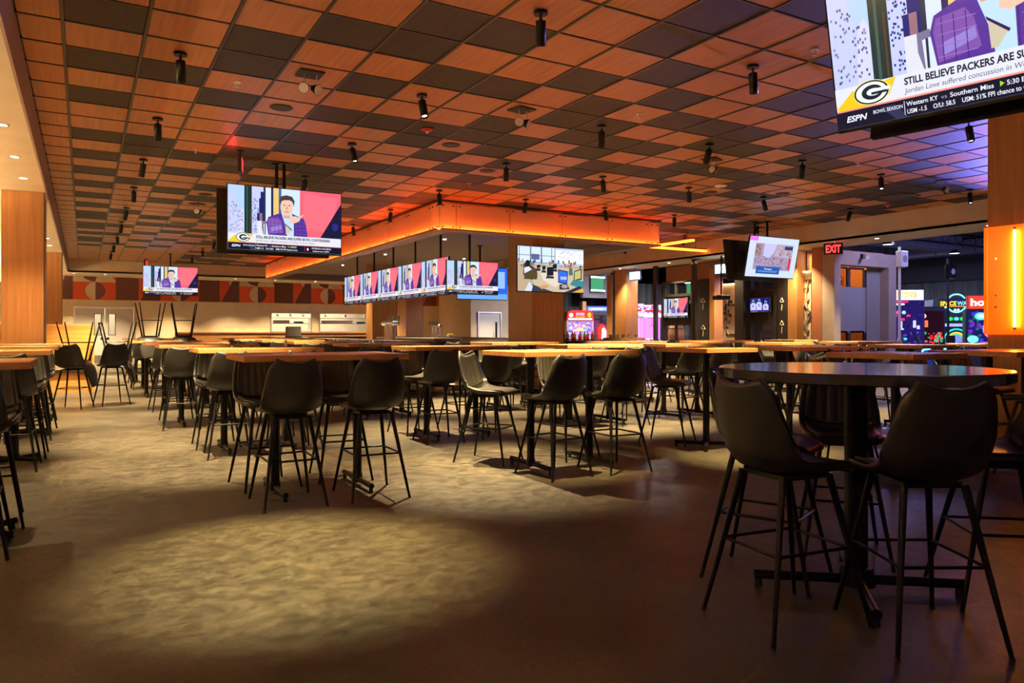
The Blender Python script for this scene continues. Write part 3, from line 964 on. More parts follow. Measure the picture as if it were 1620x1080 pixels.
def office_pic():
    p = Pic(); rr = random.Random(8)
    p.rect(0, 1, 0, ASP, (190, 170, 140))
    p.rect(0, 1, .34, ASP, (176, 204, 244)); p.rect(.0, .55, .37, .555, (214, 232, 255)); p.rect(.56, 1, .37, .54, (240, 240, 250))
    for x in (.02, .18, .19, .34, .35, .50, .55): p.rect(x, x + .008, .35, .56, (54, 66, 84))
    for z in (.36, .45): p.rect(0, .55, z, z + .006, (54, 66, 84))
    p.rect(.20, .32, .40, .47, (96, 100, 150))
    p.k += 1
    for i in range(40):
        x = rr.uniform(.6, .97); z = rr.uniform(.42, .53); p.rect(x, x + .03, z, z + .006, (200, 190, 205), False)
    p.k += 1
    for i in range(46):
        x = rr.uniform(0, .97); z = rr.uniform(.30, .37); w = rr.uniform(.012, .03)
        p.rect(x, x + w, z, z + rr.uniform(.02, .05), rr.choice([(40, 44, 58), (180, 120, 60), (90, 110, 150), (214, 160, 90), (60, 50, 50)]), False)
    p.poly([(.12, .30), (.55, .33), (.98, .29), (1, 0), (.55, 0), (.25, .08)], (206, 188, 160))
    p.poly([(.3, .29), (.55, .30), (.70, .12), (.55, .06), (.38, .14)], (226, 214, 196))
    p.poly([(.08, .2), (.08, .34), (.14, .37), (.18, .33), (.28, .28), (.29, .18), (.2, .14)], (86, 66, 60))
    p.ell(.145, .345, .035, .045, (38, 30, 32)); p.poly([(.10, .20), (.09, .29), (.16, .31), (.24, .24), (.22, .2)], (222, 226, 240))
    p.poly([(.09, .15), (.28, .15), (.29, .22), (.2, .27), (.10, .22)], (84, 74, 46))
    p.poly([(.3, .06), (.52, .0), (.2, 0), (.16, .1)], (52, 62, 84))
    p.poly([(.1, .0), (.17, .12), (.22, .06), (.2, 0)], (216, 220, 236))
    for (x, z, w, h) in ((.43, .20, .10, .12), (.36, .27, .05, .06), (.52, .29, .06, .07), (.28, .29, .05, .05)):
        p.poly([(x, z), (x + w, z + .01), (x + w, z + h), (x, z + h - .01)], (26, 32, 44)); p.poly([(x - .02, z - .03), (x + w + .01, z - .03), (x + w, z), (x, z)], (42, 42, 50))
    p.poly([(.60, .12), (.74, .10), (.755, .27), (.60, .29)], (30, 40, 120)); p.poly([(.61, .135), (.73, .115), (.742, .26), (.61, .275)], (58, 110, 226))
    for k in range(4): p.rect(.64 + .025 * k, .655 + .025 * k, .16, .20, (210, 224, 250))
    p.poly([(.62, .03), (.78, .04), (.74, .11), (.62, .10)], (60, 60, 72)); p.ell(.70, .075, .05, .025, (170, 166, 150))
    p.poly([(.84, .15), (.97, .17), (.97, .31), (.85, .28)], (40, 40, 40)); p.poly([(.855, .165), (.955, .185), (.955, .295), (.86, .27)], (196, 190, 120))
    p.ell(.79, .335, .022, .03, (200, 90, 90)); p.poly([(.765, .22), (.77, .31), (.82, .31), (.83, .22)], (66, 120, 110))
    p.poly([(.78, .10), (1, .04), (1, .15), (.84, .17)], (62, 140, 150)); p.poly([(.82, 0), (1, 0), (1, .05), (.86, .07)], (226, 168, 80))
    p.poly([(.7, 0), (.82, 0), (.98, .06), (.93, .085)], (46, 50, 66)); p.poly([(.30, .06), (.42, .09), (.46, .06), (.35, .03)], (224, 150, 96))
    return p


def crowd_pic():
    p = Pic(); rr = random.Random(9)
    p.rect(0, 1, 0, ASP, (208, 220, 246))
    p.rect(.13, .90, .10, .47, (170, 150, 180)); p.poly([(.3, .47), (.30, .30), (.42, .26), (.52, .36), (.56, .47)], (196, 196, 244))
    p.poly([(.13, .28), (.24, .30), (.28, .47), (.13, .47)], (176, 140, 140)); p.poly([(.52, .30), (.9, .28), (.9, .45), (.58, .46)], (190, 170, 186))
    p.k += 1
    for i in range(260):
        x = rr.uniform(.135, .885); z = rr.uniform(.11, .28); p.rect(x, x + .012, z, z + .01, rr.choice([(60, 50, 70), (190, 170, 190), (120, 60, 90), (214, 180, 170), (40, 40, 80), (150, 110, 200)]), False)
    for i in range(70):
        x = rr.choice([rr.uniform(.14, .26), rr.uniform(.56, .88)]); z = rr.uniform(.29, .44); p.rect(x, x + .012, z, z + .018, (110, 84, 110), False)
    p.rect(.72, .89, .40, .45, (44, 60, 110)); p.rect(.84, .88, .12, .28, (220, 40, 60)); p.rect(.0, .16, .50, ASP, (230, 120, 240))
    p.rect(.20, .68, .045, .15, (38, 92, 176)); p.text('The Square', .36, .105, .03, (240, 244, 255), .02, 0, .16)
    p.rect(.24, .64, .085, .089, (160, 190, 230)); p.rect(.24, .62, .072, .076, (160, 190, 230))
    return p


def team_pic():
    p = Pic(); rr = random.Random(4)
    p.rect(0, 1, 0, ASP, (16, 20, 110))
    p.k += 1
    for i in range(50):
        x = rr.uniform(0, .96); z = rr.uniform(.3, .54); p.rect(x, x + .03, z, z + .02, rr.choice([(40, 60, 170), (14, 16, 70), (120, 140, 40), (30, 90, 60)]), False)
    for cx, h in ((.17, .0), (.47, .03), (.80, -.05)):
        p.poly([(cx - .13, .05), (cx - .15, .30 + h), (cx - .07, .37 + h), (cx + .07, .37 + h), (cx + .14, .30 + h), (cx + .13, .05)], (196, 200, 246))
        p.ell(cx, .43 + h, .06, .07, (150, 170, 226), 14); p.ell(cx, .41 + h, .038, .04, (70, 56, 80), 12)
        p.rect(cx - .12, cx + .12, .03, .075, (30, 26, 150)); p.text('9', cx - .05, .18 + h, .14, (70, 64, 170), .03, 0, .08)
    p.rect(0, 1, 0, .035, (26, 24, 60)); p.rect(.05, .4, .012, .02, (220, 224, 250)); p.rect(.5, .92, .012, .02, (210, 60, 90))
    return p


def blue_pic():
    p = Pic(); p.rect(0, 1, 0, ASP, (38, 104, 230)); p.rect(.0, 1, .0, .10, (110, 170, 250)); p.rect(.05, .5, .3, .45, (20, 50, 150)); p.rect(.6, .95, .2, .5, (150, 190, 250))
    return p


NEWS = news_pic().mesh('screen_news')
OFFICE = office_pic().mesh('screen_office')
CROWD = crowd_pic().mesh('screen_crowd')
TEAM = team_pic().mesh('screen_team')
BLUE = blue_pic().mesh('screen_blue')


def television(label, pos, width, rz, screen, tilt=0.0, pole=None, group=None, wallmount=False, cat='television'):
    """pos = centre of the panel; screen looks along local -y"""
    t = thing('television', label, cat, pos, rz, group)
    h = width * ASP
    M = Matrix.Rotation(tilt, 4, 'X')
    b = .012
    MB().bbox(-width / 2 - b, width / 2 + b, -.012, .035, -h / 2 - b * 1.6, h / 2 + b, 'black_matte', .005, M).build('housing', t)
    MB().bbox(-width * .33, width * .33, .035, .075, -h * .36, h * .30, 'black_matte', .01, M).build('rear_cover', t)
    o = place('screen', screen, t, M @ Vector((-width / 2, -.0125, -h / 2)), (tilt, 0, 0), (width, width, width))
    if pole:
        ztop = pole - pos[2]
        MB().cyl((0, .14, -h * .1), (0, .14, ztop), .026, .026, 'black_metal', 10).build('ceiling_pole', t)
        MB().cyl((0, .14, ztop - .02), (0, .14, ztop), .08, .08, 'black_metal', 14).build('ceiling_plate', t)
        MB().box(-.22, .22, .07, .13, -h * .2, h * .14, 'black_metal', M).build('mount_bracket', t)
    if wallmount:
        MB().box(-.2, .2, .07, .12, -h * .25, h * .2, 'black_metal').build('wall_bracket', t)
    return t


# hanging television on the left and its twin back to back
def px_tv(x0, x1, Y, y0, y1):
    a = onY(x0, Y, y0); b = onY(x1, Y, y0); c = onY(x0, Y, y1)
    return ((a[0] + b[0]) / 2, Y, (a[2] + c[2]) / 2), b[0] - a[0]


p_, w_ = px_tv(357, 537, 11.3, 290, 398)
television('large hanging television with a sports talk show nearest on the left', (2.63, 11.3, 2.94), 1.66, 0, NEWS, 0.0, CEIL)
television('television hanging back to back behind the large left screen', (2.55, 11.72, 2.93), 1.66, PI, NEWS, 0.0, CEIL)
television('distant hanging television with a talk show before the mural wall', (2.47, 26.5, 2.93), 1.62, 0, NEWS, 0.03, CEIL)
television('huge tilted television with a talk show caption cropped by top right corner', (3.903, 1.99, 2.896), 1.60, -PI / 2 + 0.20 - .0, NEWS, .24, CEIL)
television('black television hanging back to back behind the huge corner screen', (4.36, 2.02, 2.885), 1.56, PI / 2 + 0.20, NEWS, .18, CEIL)
television('square-hung television with a crowd picture and blue caption on the right', (13.72, 11.75, 2.98), 1.62, 0, CROWD, .2, CEIL)
television('black television hung back to back left of the crowd screen', (13.55, 12.25, 2.93), 1.62, PI, NEWS, .12, CEIL)
television('television with an open-plan office picture mounted on the broad column', (8.58, 13.17, 2.585), 1.66, 0, OFFICE, 0, None, None, True)
# row of five over the left bar and one over the front
L5 = 7.3 / 5
for k in range(5):
    yy = 14.46 + L5 * (k + .5)
    television('talk show television, ' + ORD[k] + ' from the corner in the row over the left bar', (6.80, yy, 2.485), 1.43, -PI / 2, NEWS, .0, KZ0 + .22, 'televisions above the bar')
television('talk show television over the bar front, facing the room', (7.28, 14.28, 2.44), 1.23, 0, NEWS, 0, KZ0 + .22, 'televisions above the bar')
television('bright blue television behind the bar front screen', (8.80, 16.7, 2.50), 1.43, 0, BLUE, 0, KZ0 + .22, 'televisions above the bar')

# ---------------------------------------------------------------- bar stools
PROF = [(.235, .664, .150), (.232, .680, .170), (.205, .693, .190), (.14, .696, .205), (.06, .690, .213), (-.02, .686, .218), (-.09, .688, .220),
        (-.15, .700, .221), (-.196, .732, .221), (-.220, .785, .219), (-.232, .845, .214), (-.242, .912, .204), (-.251, .975, .191), (-.258, 1.026, .177), (-.262, 1.056, .160)]


def shell_pt(s, t, off=0.0):
    """point on the bucket shell; s in 0..1 along the profile, t in -1..1 across"""
    n = len(PROF) - 1
    f = min(max(s, 0), 1) * n; i = min(int(f), n - 1); a = f - i
    P = [PROF[i][k] * (1 - a) + PROF[i + 1][k] * a for k in range(3)]
    dy = PROF[i + 1][0] - PROF[i][0]; dz = PROF[i + 1][1] - PROF[i][1]
    l = math.hypot(dy, dz); ny, nz = -dz / l, dy / l          # inward / upward normal
    if nz < 0 and s < .3: ny, nz = -ny, -nz
    ny, nz = (dz / l, -dy / l)
    lift = .012 + .055 * math.exp(-((s - .56) / .22) ** 2) + (.022 if s > .5 else 0)
    e = lift * abs(t) ** 2.6 + off
    x = t * P[2]
    zc = .042 * (t * t) * max(0, (s - .80) / .20) if s > .8 else 0
    zc -= .055 * max(0, abs(t) - .86) / .14 * max(0, (s - .86) / .14)
    return Vector((x, P[0] + ny * e, P[1] + nz * e + zc))


def shell_grid(mb, s0, s1, ns, nt, off, m, tmax=1.0, rib=None):
    vs_ = []
    for i in range(ns + 1):
        for j in range(nt + 1):
            s = s0 + (s1 - s0) * i / ns; t = -tmax + 2 * tmax * j / nt
            o = off(s, t) if callable(off) else off
            vs_.append(shell_pt(s, t, o))
    fs_ = [(i * (nt + 1) + j, i * (nt + 1) + j + 1, (i + 1) * (nt + 1) + j + 1, (i + 1) * (nt + 1) + j) for i in range(ns) for j in range(nt)]
    return vs_, fs_


def shell_solid(s0, s1, ns, nt, inner, outer, m, tmax=1.0):
    mb = MB()
    a, f = shell_grid(mb, s0, s1, ns, nt, inner, m, tmax)
    b, _ = shell_grid(mb, s0, s1, ns, nt, outer, m, tmax)
    n = len(a); w = nt + 1
    fs_ = [tuple(q) for q in f] + [tuple(i + n for i in reversed(q)) for q in f]
    rim = [j for j in range(w)] + [i * w + nt for i in range(1, ns + 1)] + [ns * w + j for j in range(nt - 1, -1, -1)] + [i * w for i in range(ns - 1, 0, -1)]
    for k in range(len(rim)):
        p, q = rim[k], rim[(k + 1) % len(rim)]
        fs_.append((p, p + n, q + n, q))
    mb.add(a + b, fs_, m, True)
    return mb


def make_stool():
    t = thing('bar_stool', 'stool', 'bar stool')
    shell_solid(0, 1, 22, 12, 0.0, -.026, 'leather').build('bucket_shell', t)
    shell_solid(.05, .47, 8, 10, .016, .002, 'leather', .86).build('seat_pad', t)
    NR = 6

    def ribs(s, tt):
        return .006 + .010 * abs(math.sin((tt / .84 + 1) / 2 * NR * PI)) ** .6
    shell_solid(.55, .955, 8, 36, ribs, .001, 'leather_pad', .84).build('channelled_back_pad', t)
    MB().box(-.12, .12, -.12, .14, .640, .662, 'black_metal').build('seat_plate', t)
    for sx in (-1, 1):
        for sy in (-1, 1):
            MB().cyl((sx * .225, sy * .27, 0), (sx * .125, sy * .13, .655), .0095, .0165, 'black_metal', 10).cyl((sx * .225, sy * .27, 0), (sx * .2235, sy * .268, .012), .011, .011, 'black_matte', 8).build('leg', t)
    k = .34 / .655
    fx, fy = .225 - .100 * k, .27 - .140 * k
    for (a, b) in (((-fx, fy), (fx, fy)), ((-fx, -fy), (fx, -fy)), ((-fx, -fy), (-fx, fy)), ((fx, -fy), (fx, fy))):
        MB().cyl((*a, .34), (*b, .34), .0075, .0075, 'black_metal', 8).build('footrest', t)
    return t


stool0 = make_stool()
stool_used = [False]
rs = random.Random(21)


def stool(x, y, rz, label, group='bar stools around the tables', jit=True, z=0, flip=False):
    if not stool_used[0]:
        o = stool0; stool_used[0] = True
    else:
        o = copy_tree(stool0)
    if jit: x += rs.uniform(-.03, .03); y += rs.uniform(-.03, .03); rz += rs.uniform(-.12, .12)
    o.location = (x, y, z); o.rotation_euler = (PI if flip else 0, 0, rz)
    o['label'] = label; o['group'] = group
    return o


# ---------------------------------------------------------------- tables
TZ = 1.10


def t_base(t, x, cross=False, L=.36, z1=1.05):
    MB().cyl((x, 0, .05), (x, 0, z1), .036, .036, 'black_metal', 16).build('column', t)
    MB().bbox(x - .16, x + .16, -.16, .16, z1 - .008, z1, 'black_metal', .002).build('mounting_plate', t)
    dirs = [(0, 1)] if not cross else [(.7071, .7071), (-.7071, .7071)]
    for dx, dy in dirs:
        MB().cyl((x - dx * L, -dy * L, .052), (x + dx * L, dy * L, .052), .021, .021, 'black_metal', 12).build('foot_bar', t)
        for s_ in (-1, 1):
            MB().cyl((x + s_ * dx * (L - .02), s_ * dy * (L - .02), 0), (x + s_ * dx * (L - .02), s_ * dy * (L - .02), .045), .017, .014, 'black_matte', 10).build('glide', t)
    MB().cyl((x, 0, .03), (x, 0, .10), .045, .040, 'black_metal', 16).build('hub', t)


def make_table(kind):
    t = thing('bar_table', 'table', 'table')
    L = {'four': 1.28, 'two': .76, 'left': 1.28}[kind]; Wd = .78
    MB().bbox(-L / 2, L / 2, -Wd / 2, Wd / 2, TZ - .045, TZ, 'table_wood', .003).build('table_top', t)
    if kind == 'two': t_base(t, 0, True, .34, TZ - .046)
    else:
        for s_ in (-1, 1): t_base(t, s_ * .335, kind == 'left', .36 if kind == 'four' else .27, TZ - .046)
    return t


protos = {}


def table(kind, x, y, label, rz=0):
    if kind not in protos:
        o = make_table(kind); protos[kind] = o
    else:
        o = copy_tree(protos[kind])
    o.location = (x, y, 0); o.rotation_euler = (0, 0, rz)
    o['label'] = label; o['group'] = 'wooden bar height tables'
    return o


ROWS = [  # (row words, [(x, y, kind, seats)])  seats: a near-left, b near-right, c far-left, d far-right, n near, f far
    ('front row', [(-.91, 5.6, 'left', 'bd'), (1.645, 6.0, 'four', 'abcd'), (3.94, 5.88, 'four', 'abd'), (5.95, 6.0, 'two', ''), (7.64, 6.0, 'four', 'abcd'), (9.75, 6.0, 'two', 'nf'), (11.9, 6.0, 'four', 'abc')]),
    ('second row', [(-.91, 8.6, 'left', 'abcd'), (1.645, 8.45, 'four', 'abcd'), (3.94, 8.30, 'four', 'abcd'), (6.15, 8.45, 'four', 'abcd'), (7.85, 8.45, 'four', 'abcd'), (10.03, 8.45, 'two', 'nf'), (12.2, 8.45, 'four', 'abcd')]),
    ('third row', [(-.91, 10.8, 'left', 'abcd'), (1.5, 11.1, 'four', 'abcd'), (3.94, 10.8, 'four', 'abcd'), (6.3, 10.8, 'four', 'abcd'), (8.7, 10.8, 'four', 'abcd'), (11.0, 10.8, 'four', 'abcd'), (13.2, 10.8, 'two', 'nf')]),
    ('fourth row', [(-.91, 12.65, 'left', 'b'), (1.5, 13.6, 'four', 'abd'), (3.8, 13.4, 'four', 'abcd')]),
    ('fifth row', [(1.4, 16.1, 'four', ''), (3.8, 16.0, 'four', 'abcd')]),
    ('sixth row', [(1.5, 18.7, 'four', 'abcd'), (3.8, 18.5, 'four', 'abcd')]),
    ('seventh row', [(1.5, 21.2, 'four', 'ab'), (3.8, 21.0, 'four', 'ab')]),
]
SEAT = {'a': (-.34, -.36, 0, 'near left'), 'b': (.33, -.36, 0, 'near right'), 'c': (-.34, .42, PI, 'far left'), 'd': (.33, .42, PI, 'far right'),
        'n': (0, -.38, 0, 'near'), 'f': (0, .44, PI, 'far')}
for rn, lst in ROWS:
    for i, (x, y, kind, seats) in enumerate(lst):
        desc = 'table ' + ORD[i] + ' from left, ' + rn
        table(kind, x, y, ('square' if kind == 'two' else 'long') + ' wooden bar table, ' + ORD[i] + ' from left in the ' + rn)
        for s_ in seats:
            dx, dy, rz, w = SEAT[s_]
            stool(x + dx, y + dy, rz, 'black bar stool at ' + w + ' side of ' + desc)
# tables nearer on the right
table('two', 5.95, 3.80, 'square wooden bar table right behind the round black table')
stool(5.9, 4.25, PI, 'black bar stool at the far side of the square table behind the round table')
table('four', 7.64, 3.75, 'long wooden bar table beside the glowing orange pillar')
stool(7.3, 3.35, 0, 'black bar stool at the near left of the table by the orange pillar')
stool(7.3, 4.2, PI, 'black bar stool at the far left of the table by the orange pillar')
stool(8.0, 4.2, PI, 'black bar stool at the far right of the table by the orange pillar')
# odd stools
stool(3.47, 6.46, PI + .62, 'brightly lit bar stool turned sideways showing its ribbed back, beside third front-row table', jit=False)
stool(5.82, 6.48, PI + .55, 'black bar stool turned showing its pad behind the square front-row table', jit=False)
stool(.43, 14.75, .25, 'black bar stool alone in the left aisle with another upended on it', jit=False)
stool(-.15, 14.3, -.35, 'black bar stool by the left pillar carrying an upended stool', jit=False)
# upended stools: seat down, legs in the air
for (x, y, rz, lab) in ((.52, 14.84, -PI / 2 + .1, 'upended bar stool laid over the stool alone in the left aisle'), (-.07, 14.38, -PI / 2 - .25, 'upended bar stool laid over the stool by the left pillar')):
    stool(x, y, rz, lab, 'upended bar stools', False, 1.435, True)
for (x, y, rz, lab) in ((1.12, 15.93, PI + .08, 'upended bar stool on the table before the steel doors, left one'), (1.72, 15.93, PI - .06, 'upended bar stool on the table before the steel doors, right one')):
    stool(x, y, rz, lab, 'upended bar stools', False, TZ + .735, True)
# stools at the bar
k = 0
for y in [14.0 + .72 * i for i in range(16)]:
    stool(5.38, y, -PI / 2, 'black bar stool, ' + (ORD[k] if k < 12 else ['thirteenth', 'fourteenth', 'fifteenth', 'sixteenth'][k - 12]) + ' from the corner along the left bar side', 'bar stools along the bar'); k += 1
for k, x in enumerate((6.1, 6.75, 7.4, 7.95)):
    stool(x, 13.05, 0, 'black bar stool, ' + ORD[k] + ' from left along the bar front left of the column', 'bar stools along the bar')
for k, x in enumerate((9.45, 10.1, 10.75, 11.4)):
    stool(x, 13.05, 0, 'black bar stool, ' + ORD[k] + ' from left along the bar front right of the column', 'bar stools along the bar')

# round black table in the right foreground
RX, RY = 3.32, 2.32
rt_ = thing('round_table', 'round dark stone-topped bar table in the right foreground', 'table', (RX, RY, 0))
MB().lathe([(0, TZ), (.655, TZ), (.66, TZ - .004), (.66, TZ - .045), (.64, TZ - .052), (0, TZ - .052)], 'stone_top', 72, smooth=False).build('table_top', rt_)
for (dx, dy) in ((-.028, 0), (.028, 0), (0, .03)):
    MB().cyl((dx, dy, .05), (dx, dy, TZ - .053), .034, .034, 'black_metal', 18).build('column', rt_)
a1 = math.atan2(2.01 - 2.62, 3.69 - 2.93); a2 = math.atan2(2.71 - 1.94, 3.73 - 2.93)
for a in (a1, a2):
    c_, s_ = math.cos(a) * .49, math.sin(a) * .49
    MB().cyl((-c_, -s_, .055), (c_, s_, .055), .024, .024, 'black_metal', 14).build('foot_bar', rt_)
    for q in (-1, 1):
        MB().cyl((q * c_ * .96, q * s_ * .96, 0), (q * c_ * .96, q * s_ * .96, .045), .02, .016, 'black_matte', 10).build('glide', rt_)
MB().cyl((0, 0, .03), (0, 0, .12), .085, .075, 'black_metal', 18).build('hub', rt_)


def face_to(x, y, tx, ty):
    return math.atan2(-(tx - x), ty - y)


for (x, y, lab, tw) in ((2.71, 2.25, 'black bar stool nearest at the left of the round table', -.24), (3.06, 1.86, 'black bar stool nearest in front of the round table, back to camera', 0.0),
                        (3.10, 2.69, 'black bar stool at the far left of the round table, mostly behind another', -.12), (3.78, 2.74, 'black bar stool at the far side of the round table behind its column', 0.0),
                        (3.83, 1.90, 'black bar stool at the right of the round table, cut by the frame', 0.0)):
    stool(x, y, face_to(x, y, RX, RY) + tw, lab, 'bar stools around the round table', False)

# ---------------------------------------------------------------- ceiling fixtures
LXS = [.77, 3.16, 5.57, 7.40, 9.30, 11.20, 13.80]
LYS = [2.55, 5.00, 7.40, 9.80, 12.25, 14.70, 17.2, 19.5, 22.0, 24.4, 26.9]


def make_spot():
    t = thing('ceiling_spotlight', 'spot', 'spotlight')
    MB().cyl((0, 0, -.022), (0, 0, 0), .058, .058, 'black_metal', 18).build('ceiling_plate', t)
    MB().cyl((0, 0, -.065), (0, 0, -.022), .010, .010, 'black_metal', 8).cyl((0, 0, -.078), (0, 0, -.058), .018, .018, 'black_metal', 10).build('swivel_stem', t)
    h = MB()
    h.lathe([(0, 0), (.040, 0), (.042, -.004), (.042, -.195), (.036, -.195), (.034, -.17), (0, -.17)], 'black_metal', 18)
    hd = h.build('lamp_head', t, (0, 0, -.068))
    MB().cyl((0, 0, -.172), (0, 0, -.169), .0335, .0335, 'lamp_warm', 16).build('lens', hd)
    return t


spot0 = make_spot()
first = True
rl = random.Random(77)
spot_light = bpy.data.lights.new('spot_beam', 'SPOT')
spot_light.energy = SPOT_W; spot_light.color = WARM; spot_light.spot_size = math.radians(52); spot_light.spot_blend = 1.0; spot_light.shadow_soft_size = .03
WEAK = bpy.data.lights.new('spot_beam_weak', 'SPOT')
WEAK.energy = SPOT_W * .8; WEAK.color = WARM; WEAK.spot_size = math.radians(60); WEAK.spot_blend = 1.0; WEAK.shadow_soft_size = .03
FRONT = bpy.data.lights.new('spot_beam_front', 'SPOT')
FRONT.energy = SPOT_W * .78; FRONT.color = (1.0, 0.74, 0.30); FRONT.spot_size = math.radians(40); FRONT.spot_blend = 1.0; FRONT.shadow_soft_size = .03
AIM = {(0, 1): (.24, -.74), (1, 1): (.7, 1.1), (2, 1): (.6, .3), (0, 2): (.3, .5), (1, 2): (.15, -1.2), (1, 3): (.5, -1.0)}
for i, x in enumerate(LXS):
    for j, y in enumerate(LYS):
        if 5.9 < x < 11.6 and y > 13: continue
        if x > 5 and y > 20: continue
        if first: o = spot0; first = False
        else: o = copy_tree(spot0)
        o.location = (x, y, CEIL)
        o['label'] = 'black cylinder ceiling spotlight, ' + ORD[j] + ' from the front in ' + ORD[i] + ' line from left'
        o['group'] = 'ceiling spotlights'
        dx, dy = AIM.get((i, j), (rl.uniform(-.75, .75), rl.uniform(-.9, .9)))
        d = Vector((dx, dy, -3.7)).normalized()
        head = [c for c in o.children if c.name.startswith('lamp_head')][0]
        q = Vector((0, 0, -1)).rotation_difference(d)
        head.rotation_euler = q.to_euler()
        lo = bpy.data.objects.new('spot_beam', FRONT if j == 1 else (spot_light if i < 5 else WEAK))
        if j == 0 or (i >= 3 and j == 1): continue
        COL.objects.link(lo)
        lo.location = Vector((x, y, CEIL - .068)) + d * .205
        lo.rotation_euler = d.to_track_quat('-Z', 'Y').to_euler()

# round speakers
for k, (x, y) in enumerate(((1.95, 8.62), (4.35, 9.18), (5.55, 10.37), (11.2, 9.35), (9.95, 9.93), (13.18, 8.96), (1.96, 14.77), (1.37, 18.49))):
    t = thing('ceiling_speaker', 'round dark ceiling speaker, ' + ORD[k] + ' along the tiled ceiling', 'speaker', (x, y, CEIL), 0, 'ceiling speakers')
    MB().cyl((0, 0, -.008), (0, 0, .0), .125, .13, 'grid_metal', 28).build('rim', t)
    MB().cyl((0, 0, -.012), (0, 0, -.008), .112, .118, 'tile_dark', 28).build('grille', t)
    o = t
for o, lab in zip([q for q in COL.objects if q.name.startswith('ceiling_speaker')],
                  ['round ceiling speaker in the wood tiles left, above the nearest hanging television', 'round ceiling speaker near the red strobe left of the emergency lamp', 'round ceiling speaker just in front of the canopy corner',
                   'round ceiling speaker in the middle of the right ceiling half', 'round ceiling speaker near the white access point', 'round ceiling speaker beside the right red strobe', 'small round ceiling speaker above the far left aisle', 'tiny round ceiling speaker farthest back on the left']):
    o['label'] = lab
# twin-head emergency lamps
for k, (x, y, lab) in enumerate(((1.94, 7.34, 'emergency lamp with cream round head, nearest on the left ceiling'), (4.36, 7.31, 'twin-headed emergency lamp in the middle of the ceiling'), (8.06, 8.02, 'twin-headed emergency lamp right of the canopy front'),
                                 (12.63, 7.19, 'twin-headed emergency lamp near the right pillar'), (1.97, 15.95, 'emergency lamp far back behind the left hanging television'))):
    t = thing('emergency_light', lab, 'emergency lamp', (x, y, CEIL), .2 * k, 'emergency lamps')
    MB().bbox(-.12, .12, -.12, .12, -.014, 0, 'black_matte', .003).build('base_plate', t)
    for s_ in (-1, 1):
        MB().cyl((s_ * .06, -.02, -.014), (s_ * .06, -.02, -.11), .006, .006, 'steel', 8).build('arm', t)
        d = Vector((s_ * .55, -.75, -.35)).normalized(); p = Vector((s_ * .06, -.02, -.155))
        b = MB(); b.cyl(p - d * .055, p + d * .02, .028, .056, 'black_matte', 16); hd = b.build('lamp_head', t)
        MB().cyl(p + d * .02, p + d * .028, .052, .050, 'lens_white', 16).build('lens', hd)
# sprinklers
for k, (x, y, lab) in enumerate(((1.36, 7.97, 'left above the aisle'), (5.64, 6.77, 'above the second spotlight line'), (5.74, 4.43, 'close to the huge corner television'), (10.12, 7.06, 'in a dark tile at right'), (1.36, 11.19, 'left beside the exit sign'), (5.76, 11.41, 'before the canopy corner'))):
    t = thing('sprinkler', 'small pale fire sprinkler ' + lab, 'sprinkler', (x, y, CEIL), 0, 'fire sprinklers')
    MB().cyl((0, 0, -.006), (0, 0, 0), .04, .04, 'lens_white', 16).build('escutcheon', t)
    MB().cyl((0, 0, -.05), (0, 0, -.006), .008, .012, 'steel', 8).cyl((0, 0, -.054), (0, 0, -.05), .02, .02, 'steel', 12).build('nozzle', t)
# red strobes
for x, y, lab in ((3.75, 8.61, 'round red fire strobe on a dark tile in the middle ceiling'), (13.97, 9.08, 'round red fire strobe on the right end of the ceiling')):
    t = thing('fire_strobe', lab, 'fire alarm', (x, y, CEIL))
    MB().lathe([(0, -.035), (.05, -.03), (.075, -.012), (.078, 0), (0, 0)], 'red_plastic', 24).build('body', t)
    MB().lathe([(0, -.06), (.018, -.052), (.022, -.034), (0, -.034)], 'lens_white', 14).build('strobe_lens', t)
wa = thing('wireless_access_point', 'small white oval access point on the ceiling right of the canopy', 'access point', (9.62, 9.35, CEIL))
MB().lathe([(0, -.035), (.09, -.03), (.115, -.012), (.115, 0), (0, 0)], 'lens_white', 24).build('body', wa)
MB().cyl((0, 0, -.0362), (0, 0, -.034), .012, .012, 'blue_plastic', 10).build('status_light', wa)
# supply air vents and hatch set in the tiles
for x, y, lab in ((1.96, 11.72, 'square slotted air vent in the ceiling behind the hanging exit sign'), (2.06, 19.2, 'square slotted air vent farthest back on the left ceiling'), (13.28, 8.44, 'square air vent near the right red strobe')):
    t = thing('air_vent', lab, 'vent', (x, y, CEIL))
    MB().bbox(-.29, .29, -.29, -.26, -.012, .0, 'grid_metal', .002).bbox(-.29, .29, .26, .29, -.012, 0, 'grid_metal', .002).bbox(-.29, -.26, -.26, .26, -.012, 0, 'grid_metal', .002).bbox(.26, .29, -.26, .26, -.012, 0, 'grid_metal', .002).build('frame', t)
    for k in range(5):
        MB().box(-.26, .26, -.22 + k * .10, -.16 + k * .10, -.010, -.006, 'duct').build('louvre', t)
ah = thing('access_hatch', 'square outlined access hatch in the reddish ceiling before the canopy', 'hatch', (9.95, 11.76, CEIL))
MB().bbox(-.28, .28, -.28, -.26, -.01, 0, 'black_matte', .002).bbox(-.28, .28, .26, .28, -.01, 0, 'black_matte', .002).bbox(-.28, -.26, -.26, .26, -.01, 0, 'black_matte', .002).bbox(.26, .28, -.26, .26, -.01, 0, 'black_matte', .002).build('frame', ah)
MB().box(-.26, .26, -.26, .26, -.006, -.002, 'tile_wood').build('hatch_panel', ah)

